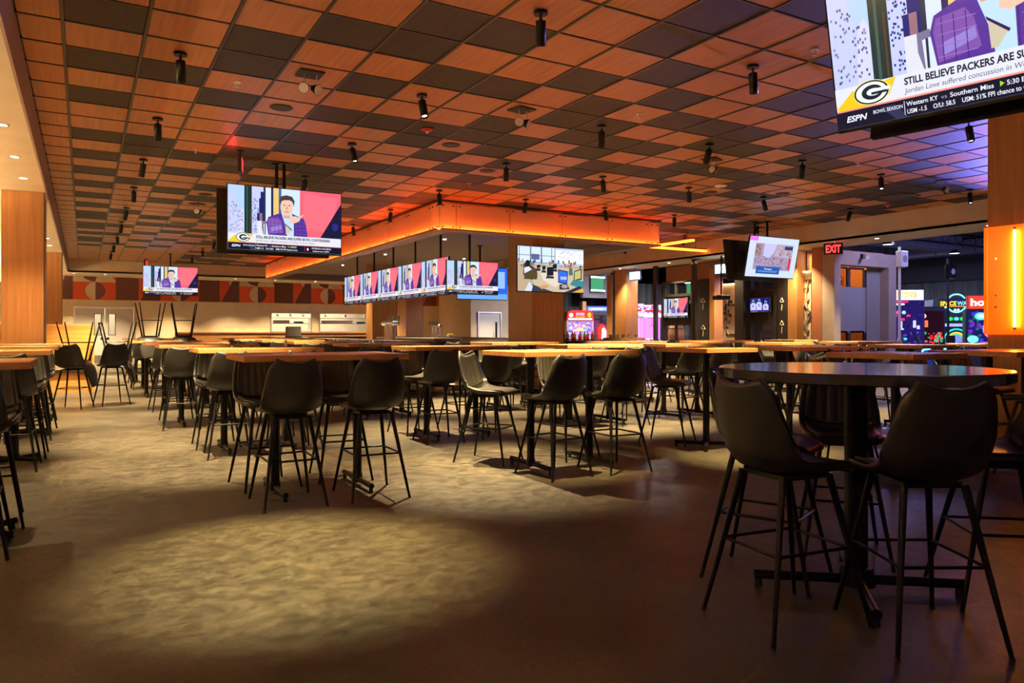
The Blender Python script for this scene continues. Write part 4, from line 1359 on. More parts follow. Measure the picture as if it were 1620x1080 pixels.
# exit signs
def exit_sign(label, pos, rz, drop, w=.32, h=.2, word='EXIT'):
    t = thing('exit_sign', label, 'exit sign', pos, rz)
    MB().bbox(-w / 2, w / 2, -.025, .025, -drop - h, -drop, 'black_matte', .006).build('housing', t)
    if drop > .01: MB().cyl((0, 0, -drop), (0, 0, 0), .012, .012, 'black_metal', 8).build('stem', t)
    MB().box(-.08, .08, -.04, .04, -.01, 0, 'black_metal').build('ceiling_plate', t)
    for s_ in (1, -1):
        vs_, fs_, wd = text_mesh(word, .03)
        k = w * .80 / wd
        M = Matrix.Rotation(0 if s_ > 0 else PI, 4, 'Z') @ Matrix.Translation((-w * .40, -.027, -drop - h * .83))
        MB().add([M @ Vector((v[0] * k, 0, v[1] * h * .92)) for v in vs_], fs_, 'exit_red').build('letters', t)
    return t


exit_sign('red exit sign seen edge-on hanging above the left television', (1.93, 11.03, CEIL), PI / 2 - .25, .06, .36, .26)
exit_sign('red EXIT sign hanging from the beige soffit at right', (15.35, 11.35, SOFF), -PI / 2 + .5, .02, .42, .27)
exit_sign('small red exit sign far back on the left ceiling', (1.9, 29.0, CEIL), PI / 2 - .3, .04, .3, .24)
lamp('exit_glow', 'POINT', (1.80, 10.95, CEIL - .14), 1.2, (1, .02, .02), shadow_soft_size=.06)

# recessed downlights in the drywall soffits
def make_down(label, x, y, z, on=True, grp='recessed downlights', w=DOWN_W):
    t = thing('recessed_downlight', label, 'downlight', (x, y, z), 0, grp)
    MB().lathe([(.065, -.004), (.065, 0), (.045, 0), (.048, -.006)], 'white_plastic', 20).build('trim_ring', t)
    MB().cyl((0, 0, -.003), (0, 0, -.001), .045, .045, 'down_warm', 16).build('lens', t)
    if on:
        lamp('downlight_beam', 'SPOT', (x, y, z - .02), w, WARM, None, (x, y, 0), spot_size=math.radians(95), spot_blend=.7, shadow_soft_size=.04)


for k, y in enumerate((7.6, 9.15, 10.75, 12.2, 15.0, 16.5, 18.1, 19.8, 21.4, 26.0, 28.5)):
    make_down('small recessed downlight in the left soffit, ' + ORD[k] + ' from the front', -.72, y, SOFF, True, 'downlights in the left soffit', DOWN_W * .6)
for k, x in enumerate((-.3, .7, 3.0, 5.28, 6.85, 8.5, 10.5, 12.5)):
    make_down('small recessed downlight in the back soffit, ' + ORD[k] + ' from left', x, 31.3, SOFF, True, 'downlights in the back soffit', DOWN_W * 2.2)
for k, y in enumerate((8.0, 10.4, 12.7, 15.0, 17.3, 19.7, 22.0, 24.4, 27.8)):  # the farthest one is added to brighten the cream service door
    make_down('small recessed downlight in the right soffit, ' + ORD[k] + ' from the front', 15.6, y, SOFF, True, 'downlights in the right soffit', DOWN_W)

# ---------------------------------------------------------------- right side partition between bar and arcade
XP = 16.0


def yx(px, X=XP):
    return onX(px, X)[1]


def zx(px, py, X=XP):
    return onX(px, X, py)[2]


pillar(16.0, 16.5, yx(991), yx(973), SOFF, 'narrow wood-clad pillar between the dark curtains behind the bar')
pillar(17.0, 17.25, yx(968, 17.0), yx(960, 17.0), SOFF, 'wood-clad pillar left of the narrow pillar, before the neon sign', edges=False)
pillar(16.0, 16.12, yx(973), yx(969), SOFF, 'dark slim post beside the narrow wood pillar', 'black_frame', 'post', False)
pillar(16.0, 16.10, yx(1038), yx(1033), SOFF, 'black slim post in front of the pink game machines', 'black_frame', 'post', False)
pillar(16.0, 16.35, yx(1130), yx(1122), 3.1, 'slim wood pillar left of the glowing wall display', edges=False)
pillar(16.0, 16.35, yx(1261), yx(1246), SOFF, 'wood pillar left of the narrow glowing display', edges=False)
pillar(16.0, 16.25, 12.16, yx(1284), SOFF, 'terracotta pillar right of the narrow glowing display', 'terracotta', edges=False)
pillar(15.75, 15.85, yx(1178, 15.8), yx(1164, 15.8), SOFF, 'black post left of the football screen frame', 'black_frame', 'post', False)
pillar(15.6, 15.68, yx(1102, 15.65), yx(1096, 15.65), SOFF, 'black post in front of the framed talk show screen', 'black_frame', 'post', False)
# wood header above the frames
hd = MB()
hd.box(16.37, 16.46, yx(1262), yx(1040), 2.86, SOFF - .005, 'wainscot_wood')
tag(hd.build('wood_header'), 'wood header beam above the black screen frames', 'header')


def screen_frame(pl, pr, label, tv_label, pic, ztop=2.84):
    ya, yb = yx(pr), yx(pl)      # ya nearer
    t = thing('screen_frame', label, 'frame', (XP, ya, 0))
    L = yb - ya
    zt = [0, .12, 1.02, 1.10, 1.47, 1.64, 2.36, 2.42, ztop - .06, ztop]
    MB().box(0, .12, 0, .10, 0, ztop, 'black_frame').build('stile', t)
    MB().box(0, .12, L - .18, L, 0, ztop, 'black_frame').build('stile', t)
    MB().box(0, .12, .10, L - .18, ztop - .06, ztop, 'black_frame').build('rail', t)
    MB().box(0, .12, .10, L - .18, 2.36, 2.44, 'black_frame').build('rail', t)
    MB().box(0, .12, .10, L - .18, 1.47, 1.64, 'black_frame').build('rail', t)
    MB().box(.05, .12, .10, L - .18, 1.64, 2.36, 'black_frame').build('backing_panel', t)
    MB().box(0, .12, .10, L - .18, .0, 1.02, 'black_frame').build('base_panel', t)
    m = L * .55
    for z0, z1 in ((1.02, 1.47), (2.44, ztop - .06)):
        MB().box(.02, .10, m - .03, m + .03, z0, z1, 'black_frame').build('mullion', t)
        MB().box(.055, .065, .10, m - .03, z0, z1, 'window_glass').build('pane', t)
        MB().box(.055, .065, m + .03, L - .18, z0, z1, 'window_glass').build('pane', t)
    w = (L - .36)
    television(tv_label, (XP - .05, ya + .10 + (L - .28) / 2 + .02, 2.0), min(w, 1.16), -PI / 2, pic, 0, None, None, False)
    return t


screen_frame(1046, 1096, 'black window frame holding the smaller talk show screen', 'small talk show television set in a black frame beyond the bar', NEWS)
screen_frame(1180, 1228, 'black window frame holding the football screen', 'small television with three white-clad players in a black frame', TEAM)


def chalk_panel(pl, pr, label, marks):
    ya, yb = yx(pr), yx(pl)
    t = thing('chalk_panel', label, 'panel', (XP, ya, 0))
    L = yb - ya
    MB().bbox(0, .10, 0.02, L - .02, 0, 2.84, 'black_frame', .004).build('board', t)
    for z in marks:
        mb = MB()
        mb.cyl((-.004, L * .30, z), (-.004, L * .5, z + .12), .010, .010, 'lens_white', 6).cyl((-.004, L * .5, z + .12), (-.004, L * .68, z + .02), .010, .010, 'lens_white', 6).cyl((-.004, L * .48, z - .05), (-.004, L * .52, z - .22), .010, .010, 'lens_white', 6).cyl((-.004, L * .3, z), (-.004, L * .62, z), .010, .010, 'lens_white', 6)
        mb.build('chalk_mark', t)


chalk_panel(1103, 1121, 'black board with white emblems beside the framed talk show screen', ()) if False else None
chalk_panel(1104, 1121, 'black board with small white emblems right of the talk show frame', (1.35, 2.15))
chalk_panel(1229, 1245, 'black board with white line emblems right of the football frame', (1.45, 2.05))

# lit display walls
def display(pl, pr, label, X, z1, n):
    ya, yb = yx(pr, X), yx(pl, X)
    t = thing('wall_display', label, 'display', (X, ya, 0))
    L = yb - ya
    MB().box(0, .05, 0, L, .8, z1, 'sand_paint').build('back_board', t)
    MB().box(-.06, .0, L - .05, L, .8, z1, 'glow_gold').build('light_strip', t)
    MB().box(-.08, .0, 0, L - .05, z1 - .04, z1, 'glow_gold').build('light_strip', t)
    r_ = random.Random(n)
    for k in range(n):
        y = r_.uniform(.08, max(.1, L - .2)); z = r_.uniform(1.0, z1 - .35); a = r_.uniform(-.5, .5); h = r_.uniform(.12, .34)
        dx = Vector((0, math.sin(a), math.cos(a))) * h
        mb = MB(); p = Vector((-.03, y, z))
        mb.cyl(p, p + dx, .016, .016, r_.choice(['steel', 'grid_metal', 'table_edge', 'grey_panel']), 8)
        if r_.random() < .6: mb.cyl(p + dx - Vector((.012, 0, 0)), p + dx + Vector((.012, 0, 0)), .06, .06, r_.choice(['steel', 'grid_metal', 'black_frame']), 14)
        else: mb.box(p.x - .012 + dx.x, p.x + .012 + dx.x, p.y + dx.y - .09, p.y + dx.y + .09, p.z + dx.z - .03, p.z + dx.z + .03, 'grid_metal')
        mb.build('mounted_tool', t)


display(1131, 1165, 'pale lit wall hung with old tools between the two black frames', 16.9, 2.72, 18)
display(1262, 1283, 'narrow golden lit wall hung with old tools before the terracotta pillar', 16.3, 2.85, 14)
struct(MB().box(17.3, 17.4, yx(1300, 17.3), yx(1040, 17.3), 0, 1.0, 'bar_wood').build('wall_right_low'))
# reddish plank leaning by the display, potted pendant
pk = thing('leaning_board', 'reddish brown board leaning before the lit tool wall', 'board', (16.35, yx(1126, 16.4), 0), 0)
MB().bbox(-.03, .03, -.28, .14, .0, 1.75, 'wainscot_wood', .006, Matrix.Rotation(.10, 4, 'Y') @ Matrix.Rotation(-.04, 4, 'X')).build('plank', pk)
pf = thing('framed_picture', 'pale picture in dark red frame on the lit tool wall', 'picture', (16.895, yx(1158, 16.87), 1.15))
MB().bbox(-.03, .0, -.25, .25, 0, .95, 'maroon_paint', .008).build('frame', pf)
MB().box(-.034, -.03, -.20, .20, .06, .89, 'sand_paint').build('picture_sheet', pf)
pd = onX(1141, 15.4, 470)
pl_ = thing('projector_mount', 'small dark projector hanging on a thin pole before the tool wall', 'projector', (15.4, pd[1], SOFF))
MB().cyl((0, 0, pd[2] - SOFF + .08), (0, 0, 0), .022, .022, 'black_metal', 10).build('pole', pl_)
MB().bbox(-.16, .16, -.2, .2, pd[2] - SOFF - .07, pd[2] - SOFF + .06, 'black_frame', .02).build('body', pl_)
MB().cyl((-.16, .05, pd[2] - SOFF), (-.19, .05, pd[2] - SOFF), .04, .036, 'glass_dark', 14).build('lens', pl_)
# small blue lit signs hung from soffit
for px, py, lab in ((1005, 436, 'small blue lit sign hanging over the pink game machines'), (1143, 425, 'blue lit sign hanging left of the crowd television')):
    X = 15.9
    z = zx(px, py, X); y = yx(px, X)
    t = thing('hanging_sign', lab, 'sign', (X, y, z))
    MB().bbox(-.02, .02, -.30, .30, -.16, .16, 'blue_plastic', .006).build('housing', t)
    MB().box(-.026, -.02, -.27, .27, -.13, .13, 'sign_blue').build('face', t)
    vs_, fs_, wd = text_mesh('EXIT', .03)
    k = .42 / wd
    MB().add([(-.029, .21 - v[0] * k, -.08 + v[1] * .22) for v in vs_], fs_, 'glow_white').build('letters', t)
    MB().cyl((0, 0, .16), (0, 0, SOFF - z + .05), .010, .010, 'black_metal', 8).build('stem', t)
# twin lamp under the soffit
t = thing('emergency_light', 'twin-headed emergency lamp under the right soffit above a black post', 'emergency lamp', (15.40, yx(1100, 15.40), SOFF), 0, 'emergency lamps')
MB().bbox(-.12, .12, -.12, .12, -.014, 0, 'black_matte', .003).build('base_plate', t)
for s_ in (-1, 1):
    p = Vector((-.02, s_ * .08, -.10)); d = Vector((-.8, s_ * .3, -.3)).normalized()
    hd_ = MB().cyl(p - d * .055, p + d * .03, .03, .06, 'black_matte', 16).build('lamp_head', t)
    MB().cyl(p + d * .03, p + d * .036, .055, .054, 'lens_white', 16).build('lens', hd_)

# ---- mauve wall with recessed window, running into the arcade
YW = 11.8
wx0, wx1 = 16.25, onY(1418, YW)[0]
r0, r1 = onY(1330, YW)[0], onY(1406, YW)[0]
zr = onY(1330, YW, 418)[2]
struct(wall_with_holes('x', wx0 - .25, wx1, 0, 3.28, YW, YW + .35, [(r0, r1, 0, zr)], 'mauve_wall').build('wall_right'))
wn = thing('recessed_window', 'tall grey recessed shopfront with black framed amber windows in the mauve wall', 'window', ((r0 + r1) / 2, YW + .25, 0))
hw = (r1 - r0) / 2
MB().box(-hw, hw, .03, .08, 1.25, 2.42, 'grey_panel').build('middle_panel', wn)
MB().box(hw - .55, hw, .0, .03, 0, zr, 'grey_panel').build('side_panel', wn)
MB().box(-hw, -hw + .25, .0, .03, 0, zr, 'grey_panel').build('side_panel', wn)
for z0, z1 in ((.15, 1.25), (2.42, zr - .06)):
    for a, b in ((-hw + .25, -.32), (-.22, hw - .62)):
        MB().box(a, b, .05, .06, z0, z1, 'window_glass').build('pane', wn)
        MB().box(a - .0, b, .03, .08, z1, z1 + .04, 'black_frame').build('frame_rail', wn)
    MB().box(-.32, -.22, .02, .08, z0, z1, 'black_frame').build('mullion', wn)
    MB().box(hw - .62, hw - .5, .02, .08, z0, z1, 'black_frame').build('mullion', wn)
struct(MB().box(r0 + .28, r1 + .3, YW + 1.5, YW + 1.6, 0, 3.3, 'orange_wood').box(r0 + .28, r1 + .3, YW + .36, YW + 1.6, 3.3, 3.36, 'orange_wood').box(r1 + .3, r1 + .36, YW + .36, YW + 1.6, 0, 3.36, 'orange_wood').build('wall_window_back'))
sb_ = thing('back_shelf', 'lit wooden shelf with bottles seen through the amber window', 'shelf', ((r0 + r1) / 2, YW + 1.3, 2.5))
MB().box(-.7, .9, -.12, .15, 0, .03, 'table_edge').build('board', sb_)
MB().box(-.7, .9, .12, .14, .38, .40, 'glow_gold').build('light_strip', sb_)
for k in range(7):
    MB().lathe([(0, .03), (.04, .03), (.04, .2), (.015, .25), (.015, .31), (0, .31)], ('bottle_amber', 'white_plastic', 'bottle_green')[k % 3], 10, (-.62 + .24 * k, 0, 0)).build('bottle', sb_)
lamp('shop_light', 'POINT', ((r0 + r1) / 2, YW + .9, 3.2), 30, (1, .62, .28), shadow_soft_size=.1)
cm = thing('security_camera', 'small dark camera on the mauve wall above the recessed window', 'camera', (onY(1364, YW)[0], YW, onY(1364, YW, 405)[2]))
MB().bbox(-.08, .08, -.05, 0, -.05, .05, 'black_matte', .01).build('bracket', cm)
MB().cyl((0, -.05, -.01), (-.10, -.22, -.06), .045, .05, 'white_plastic', 14).build('barrel', cm)

# ---------------------------------------------------------------- curtains behind the arcade
def curtain(p0, p1, z0, z1, label, folds):
    p0 = Vector((*p0, 0)); p1 = Vector((*p1, 0)); L = (p1 - p0).length; d = (p1 - p0) / L; n_ = Vector((-d.y, d.x, 0))
    N = folds * 8; vs_ = []
    for z in (z0, z1):
        for i in range(N + 1):
            s_ = i / N * L
            vs_.append(p0 + d * s_ + n_ * (.06 * math.sin(i / 8 * 2 * PI) + .03 * math.sin(i * 1.3)) + Vector((0, 0, z)))
    for z in (z1, z0):
        for i in range(N + 1):
            s_ = i / N * L
            vs_.append(p0 + d * s_ + n_ * (.06 * math.sin(i / 8 * 2 * PI) + .03 * math.sin(i * 1.3) + .012) + Vector((0, 0, z)))
    w = N + 1
    fs_ = []
    for r_ in range(3):
        fs_ += [(r_ * w + i, r_ * w + i + 1, (r_ + 1) * w + i + 1, (r_ + 1) * w + i) for i in range(N)]
    t = thing('curtain', label, 'curtain', (0, 0, 0))
    MB().add(vs_, fs_, 'curtain', True).build('drape', t)
    MB().cyl(p0 + Vector((0, 0, z1 + .02)), p1 + Vector((0, 0, z1 + .02)), .02, .02, 'black_metal', 8).build('curtain_rail', t)


ca = onY(893, 30.5); cb = onY(962, 30.5)
curtain((ca[0] - .6, 30.5), (cb[0] - .9, 30.5), .0, 3.6, 'dark green floor-length curtain right of the broad column', 9)
ca = onY(990, 28); cb = onY(1052, 28)
curtain((ca[0], 28), (cb[0] + 2.5, 28), .0, 3.6, 'grey green curtain behind the pink game machines', 12)
curtain((30.55, 12), (30.55, 24), .0, 3.3, 'grey curtain at the back of the arcade behind the game cabinets', 18)

# wall piece with green neon sign and an opening below
ng = onY(945, 29.0, 449)
struct(MB().box(onY(922, 29.1)[0], onY(966, 29.1)[0], 29.1, 29.3, 2.9, 4.2, 'grey_panel').build('wall_arcade_sign'))
ns = thing('neon_sign', 'green glowing sign with two white tubes above the arcade machines', 'neon sign', (ng[0], 29.0, ng[2]))
MB().bbox(-.42, .42, .0, .08, -.42, .42, 'black_frame', .01).build('backing', ns)
MB().box(-.38, .38, -.012, -.002, -.26, .26, 'glow_green').build('green_panel', ns)
for z in (-.32, .32): MB().cyl((-.4, -.05, z), (.4, -.05, z), .035, .035, 'glow_white', 12).build('tube', ns)
g2 = onX(1092, 16.9, 458)
n2_ = thing('neon_sign', 'small green sign with two white tubes seen through the frame', 'neon sign', (18.5, onX(1092, 18.5)[1], onX(1092, 18.5, 458)[2]))
MB().box(-.012, -.002, -.16, .16, -.2, .2, 'glow_green').build('green_panel', n2_)
for z in (-.26, .26): MB().cyl((-.05, -.2, z), (-.05, .2, z), .03, .03, 'glow_white', 12).build('tube', n2_)
MB().box(.0, .06, -.25, .25, -.32, .32, 'black_frame').build('backing', n2_)
MB().cyl((.03, 0, .32), (.03, 0, 4.7 - n2_.location.z), .015, .015, 'black_metal', 8).build('hanger', n2_)

# ---------------------------------------------------------------- arcade machines
def art(fn, nm):
    p = Pic(); fn(p)
    return p.mesh(nm, 'marquee_picture')


def speck(p, x0, x1, z0, z1, n, cols, w, seed):
    r_ = random.Random(seed); p.k += 1
    for i in range(n):
        x = r_.uniform(x0, x1 - w); z = r_.uniform(z0, z1 - w); a = r_.uniform(.5, 1) * w
        p.rect(x, x + a, z, z + a * r_.uniform(.5, 1.3), r_.choice(cols), False)


# prize pusher with red domed marquee
c = onY(917, 26.5)
m1 = thing('arcade_cabinet', 'prize game cabinet with red marquee and bright pink playfield window', 'arcade machine', (c[0], 26.5, 0), -.35)
MB().bbox(-.62, .62, -.05, .8, 0, 1.75, 'sand_paint', .02).build('cabinet', m1)
MB().prism([(-.62, 1.75), (.62, 1.75), (.56, 2.12), (.40, 2.20), (-.40, 2.20), (-.56, 2.12)], 'y', -.10, .5, 'red_plastic').build('marquee', m1)


def a1_(p):
    p.rect(0, 1, 0, .3, (226, 50, 44)); p.rect(0, 1, 0, .07, (255, 240, 220)); p.ell(.12, .17, .09, .08, (240, 214, 200), 14); p.ell(.88, .18, .08, .09, (250, 190, 40), 14)
    p.text('ROCKIN', .33, .17, .12, (200, 210, 250), .03, 0, .34); p.text('ISLAND', .30, .085, .09, (255, 170, 60), .03, 0, .40)


place('marquee_art', art(a1_, 'marquee_art'), m1, (-.54, -.106, 1.77), scale=(1.08, 1, 1.25))


def a2_(p):
    p.rect(0, 1, 0, .8, (176, 120, 226)); speck(p, .02, .98, .02, .78, 160, [(230, 120, 220), (120, 230, 220), (250, 220, 250), (90, 80, 190), (130, 220, 150), (240, 180, 90)], .09, 5)
    for x in (.2, .5, .8): p.ell(x, .09, .09, .05, (220, 40, 60), 14)
    p.ell(.5, .14, .11, .06, (220, 30, 60), 14); p.poly([(.33, .42), (.66, .42), (.6, .56), (.4, .56)], (220, 190, 120)); p.text('ISLAND', .38, .45, .09, (250, 240, 160), .03, 0, .25)


place('playfield', art(a2_, 'playfield'), m1, (-.54, -.056, .86), scale=(1.08, 1, 1.08))
for e0, e1 in ((-.60, -.54), (.54, .60)): MB().box(e0, e1, -.09, -.05, .8, 1.75, 'steel').build('window_frame', m1)
MB().bbox(-.62, .62, -.30, -.05, .0, .82, 'red_plastic', .03).build('control_deck', m1)
# dark cabinet behind with blue marquee
c = onY(945, 28.4)
m2 = thing('arcade_cabinet', 'tall dark game cabinet with blue lit marquee beside the red one', 'arcade machine', (c[0], 28.4, 0), -.4)
MB().bbox(-.55, .55, 0, .7, 0, 2.5, 'black_frame', .02).build('cabinet', m2)
MB().bbox(-.75, -.55, -.1, .6, 0, 2.7, 'table_edge', .02).build('side_panel', m2)


def a3_(p):
    p.rect(0, 1, 0, .25, (60, 80, 220)); p.rect(.05, .95, .05, .2, (150, 190, 250)); p.text('JACKPOT', .2, .07, .14, (240, 220, 90), .03, 0, .6)


place('marquee_art', art(a3_, 'marquee_art2'), m2, (-.5, -.006, 2.22), scale=(1, 1, 1))
MB().box(-.42, .42, -.01, 0, 1.1, 2.05, 'glass_dark').build('screen', m2)
# toy crane figure
c = onY(953, 26.0)
m6 = thing('kiddie_ride', 'small red and white game cabinet beside the prize machine', 'arcade machine', (c[0], 26.0, 0), -.4)
MB().prism([(-.2, 0), (.2, 0), (.2, 1.35), (.12, 1.55), (-.05, 1.62), (-.2, 1.4)], 'y', 0, .5, 'red_plastic').build('body', m6)
MB().prism([(-.05, .95), (.17, .95), (.17, 1.3), (.08, 1.45), (-.02, 1.4)], 'y', -.02, .0, 'lens_white').build('front_art', m6)
# pink claw machines
for k, (px, lab) in enumerate(((1002, 'pink lit claw machine left of the black post'), (1033, 'pink and purple claw machine behind the black post'))):
    c = onY(px, 24.2 + .3 * k)
    m = thing('claw_machine', lab, 'arcade machine', (c[0], 24.2 + .3 * k, 0), -.55)
    MB().bbox(-.42, .42, .0, .75, 0, .85, ('red_plastic', 'blue_plastic')[k], .02).build('base_cabinet', m)
    for sx in (-1, 1):
        for y in (.02, .70): MB().box(sx * .40 - .025, sx * .40 + .025, y, y + .05, .85, 1.85, 'glow_pink' if k == 0 else 'glow_purple').build('corner_post', m)
    MB().box(-.40, .40, .68, .72, .85, 1.85, 'glow_pink').build('back_light', m)
    MB().box(-.40, .40, .02, .03, .85, 1.85, 'window_glass').build('pane', m)
    MB().bbox(-.45, .45, -.05, .78, 1.85, 2.05, 'white_plastic', .04).build('top_box', m)
    MB().bbox(-.44, .44, -.02, .3, 2.05, 2.42, 'red_plastic', .02).build('marquee', m)

    def a4_(p):
        p.rect(0, 1, 0, .42, (250, 200, 230)); speck(p, .0, 1, 0, .42, 40, [(240, 60, 120), (120, 200, 250), (250, 240, 250), (150, 60, 220)], .14, 7 + k); p.rect(.1, .9, .06, .16, (230, 40, 50))
    place('marquee_art', art(a4_, 'claw_art'), m, (-.42, -.026, 2.06), scale=(.84, 1, .84))
    MB().cyl((0, .35, 1.85), (0, .35, 1.55), .012, .012, 'steel', 8).cyl((0, .35, 1.58), (-.1, .35, 1.42), .012, .012, 'steel', 6).cyl((0, .35, 1.58), (.1, .35, 1.42), .012, .012, 'steel', 6).cyl((0, .35, 1.58), (0, .25, 1.42), .012, .012, 'steel', 6).build('claw', m)
    r_ = random.Random(k)
    for q in range(7):
        MB().lathe([(0, -.07), (.05, -.05), (.075, 0), (.05, .05), (0, .07)], r_.choice(['glow_lilac', 'lens_white', 'glow_pink', 'lemon']), 10, (r_.uniform(-.28, .28), r_.uniform(.15, .58), .92)).build('plush_ball', m)
# barrel standing behind frame
bl = thing('barrel_sign', 'round reddish brown barrel-shaped sign seen through the lower window', 'sign', (17.0, yx(1070, 17.0), .75))
MB().lathe([(0, 0), (.20, 0), (.26, .18), (.28, .36), (.26, .54), (.20, .72), (0, .72)], 'terracotta', 22).build('barrel', bl)
for z in (.1, .6): MB().lathe([(.245, z), (.262, z + .02), (.252, z + .04)], 'grid_metal', 22).build('hoop', bl)

# tall space shooter cabinet
c = onY(1431, 14.2)
m3 = thing('arcade_cabinet', 'tall space shooter cabinet with a huge pixel light screen', 'arcade machine', (c[0], 14.2, 0), -.62)
MB().bbox(-.62, .62, .0, .5, 0, 2.62, 'black_frame', .02).build('cabinet', m3)


def a5_(p):
    p.rect(0, 1, 0, 1.9, (30, 20, 84)); speck(p, 0, 1, 0, .8, 120, [(60, 40, 150), (90, 50, 190), (20, 14, 50)], .06, 2); speck(p, 0, 1, .8, 1.6, 60, [(44, 30, 120), (20, 14, 50)], .05, 12)
    p.rect(0, 1, 1.62, 1.9, (214, 220, 255)); p.rect(.2, .82, 1.68, 1.84, (240, 190, 120)); p.text('FRENZY', .24, 1.70, .15, (250, 240, 200), .03, 0, .54)
    p.rect(0, .6, 1.55, 1.60, (226, 40, 90)); p.rect(.15, .5, 1.48, 1.53, (220, 220, 240))
    for i in range(3):
        p.ell(.18 + .15 * i, 1.28, .055, .05, [(230, 120, 220), (240, 90, 160), (150, 200, 240)][i], 12)
    for x, z in ((.05, 1.06), (.18, 1.08), (.40, 1.06), (.55, 1.16), (.2, 1.16)): p.rect(x, x + .1, z, z + .06, (232, 50, 110))
    for x, z, h in ((.36, .84, .2), (.72, .86, .2), (.40, .80, .04), (.82, .82, .1)): p.rect(x, x + .08, z, z + h, (190, 190, 250))
    for x in (.03, .32): p.rect(x, x + .24, .52, .58, (60, 220, 230))


place('light_screen', art(a5_, 'light_screen'), m3, (-.58, -.006, .40), scale=(1.16, 1, 1.16))
MB().bbox(-.6, .6, -.7, 0, 0, .9, 'black_frame', .03).build('gun_deck', m3)
for s_ in (-.25, .25): MB().cyl((s_, -.45, .9), (s_, -.35, 1.15), .05, .06, 'black_matte', 10).build('gun_mount', m3)
# red neon driving machine behind
c = onY(1468, 14.3)
m4 = thing('arcade_cabinet', 'red neon motorcycle game behind the round-topped light machine', 'arcade machine', (c[0], 14.3, 0), -.8)
MB().bbox(-.5, .5, .0, .6, 0, 2.1, 'black_frame', .02).build('cabinet', m4)


def a6_(p):
    p.rect(0, 1, 0, 1.2, (30, 8, 20)); p.ell(.25, 1.02, .2, .12, (240, 200, 200), 16); p.ell(.25, 1.02, .15, .08, (60, 20, 40), 16)
    p.rect(.1, .5, .62, .86, (240, 120, 60)); p.rect(.17, .43, .67, .8, (236, 60, 160)); speck(p, 0, 1, 0, .5, 60, [(226, 30, 50), (240, 60, 60), (60, 160, 120)], .1, 4)


place('screen_art', art(a6_, 'screen_art'), m4, (-.46, -.006, .85), scale=(.92, 1, .92))
MB().bbox(-.35, .35, -.8, .0, 0, .55, 'red_plastic', .06).build('seat_base', m4)
c = onY(1457, 16.8)
m7 = thing('arcade_cabinet', 'black upright cabinet with pale top box beside the shooter', 'arcade machine', (c[0] + .15, 16.8, 0), -.75)
MB().bbox(-.3, .3, 0, .6, 0, 1.95, 'black_frame', .02).build('cabinet', m7)
MB().prism([(-.3, 1.95), (.3, 1.95), (.36, 2.5), (-.2, 2.45)], 'y', 0, .4, 'grey_panel').build('top_box', m7)
# round-arched light machine
c = onY(1513, 15.0)
m5 = thing('arcade_cabinet', 'blue neon arched game machine with rainbow dial and yellow title', 'arcade machine', (c[0], 15.0, 0), -.90)
m5.scale = (1.0, 1.0, 1.08)
pts = [(-.55, 0), (.55, 0), (.62, .5), (.50, 1.1), (.46, 1.9), (.40, 2.15), (.2, 2.38), (0, 2.45), (-.2, 2.38), (-.40, 2.15), (-.46, 1.9), (-.50, 1.1), (-.62, .5)]
MB().prism(pts, 'y', 0, .7, 'black_frame').build('cabinet', m5)


def neon_path(t, pts, m, r, nm):
    mb = MB()
    for a, b in zip(pts[:-1], pts[1:]):
        mb.cyl((a[0], -.03, a[1]), (b[0], -.03, b[1]), r, r, m, 8)
    return mb.build(nm, t)


neon_path(m5, [(-.70, .46), (-.58, .60), (-.62, 1.05), (-.46, 1.4), (-.46, 1.95), (-.30, 2.0)], 'glow_cyan', .024, 'neon_tube')
neon_path(m5, [(.70, .46), (.58, .60), (.62, 1.05), (.46, 1.4), (.46, 1.95), (.30, 2.0)], 'glow_cyan', .024, 'neon_tube')
ring = [(.30 * math.cos(a * PI / 12), 2.12 + .30 * math.sin(a * PI / 12)) for a in range(25)]
neon_path(m5, ring, 'glow_cyan', .020, 'neon_ring')


def a7_(p):
    for k, cc in enumerate(((40, 200, 190), (16, 20, 70), (226, 190, 60), (80, 190, 110), (150, 90, 220), (120, 110, 240))):
        rr_ = .48 - k * .06
        p.poly([(.5 + rr_ * math.cos(i * PI / 20), .10 + rr_ * math.sin(i * PI / 20)) for i in range(21)], cc)
    p.ell(.5, .22, .16, .14, (110, 130, 250), 18); p.rect(.1, .9, .64, .74, (150, 170, 250)); p.rect(.15, .85, .82, .98, (20, 60, 60)); p.ell(.3, .9, .08, .06, (50, 230, 90), 12); p.ell(.7, .9, .08, .06, (50, 230, 90), 12); p.ell(.5, .9, .09, .06, (90, 200, 240), 12)


place('dial_art', art(a7_, 'dial_art'), m5, (-.45, -.012, .72), scale=(.9, 1, .98))


def a8_(p):
    p.poly([(0, .02), (1, .0), (1, .30), (0, .28)], (24, 30, 60)); p.text('SPACE', .03, .07, .19, (250, 214, 40), .04, 0, .46); p.text('WARP', .52, .07, .19, (120, 200, 250), .04, 0, .44); p.rect(.02, .98, .02, .045, (250, 160, 60))


place('title_art', art(a8_, 'title_art'), m5, (-.55, -.06, 1.98), scale=(1.1, 1, 1.0))


def a9_(p):
    p.text('66', 0, 0, .2, (230, 236, 250), .03, 0, .2)


place('number_art', art(a9_, 'number_art'), m5, (-.1, -.064, 1.86), scale=(1, 1, .6))
for s_ in (-.28, .28):
    MB().prism([(-.5, 0), (.05, 0), (.05, .5), (-.12, 1.05), (-.22, 1.05), (-.30, .5), (-.5, .42)], 'x', s_ - .14, s_ + .14, 'black_matte', Matrix.Translation((0, -.4, 0))).build('player_seat', m5)
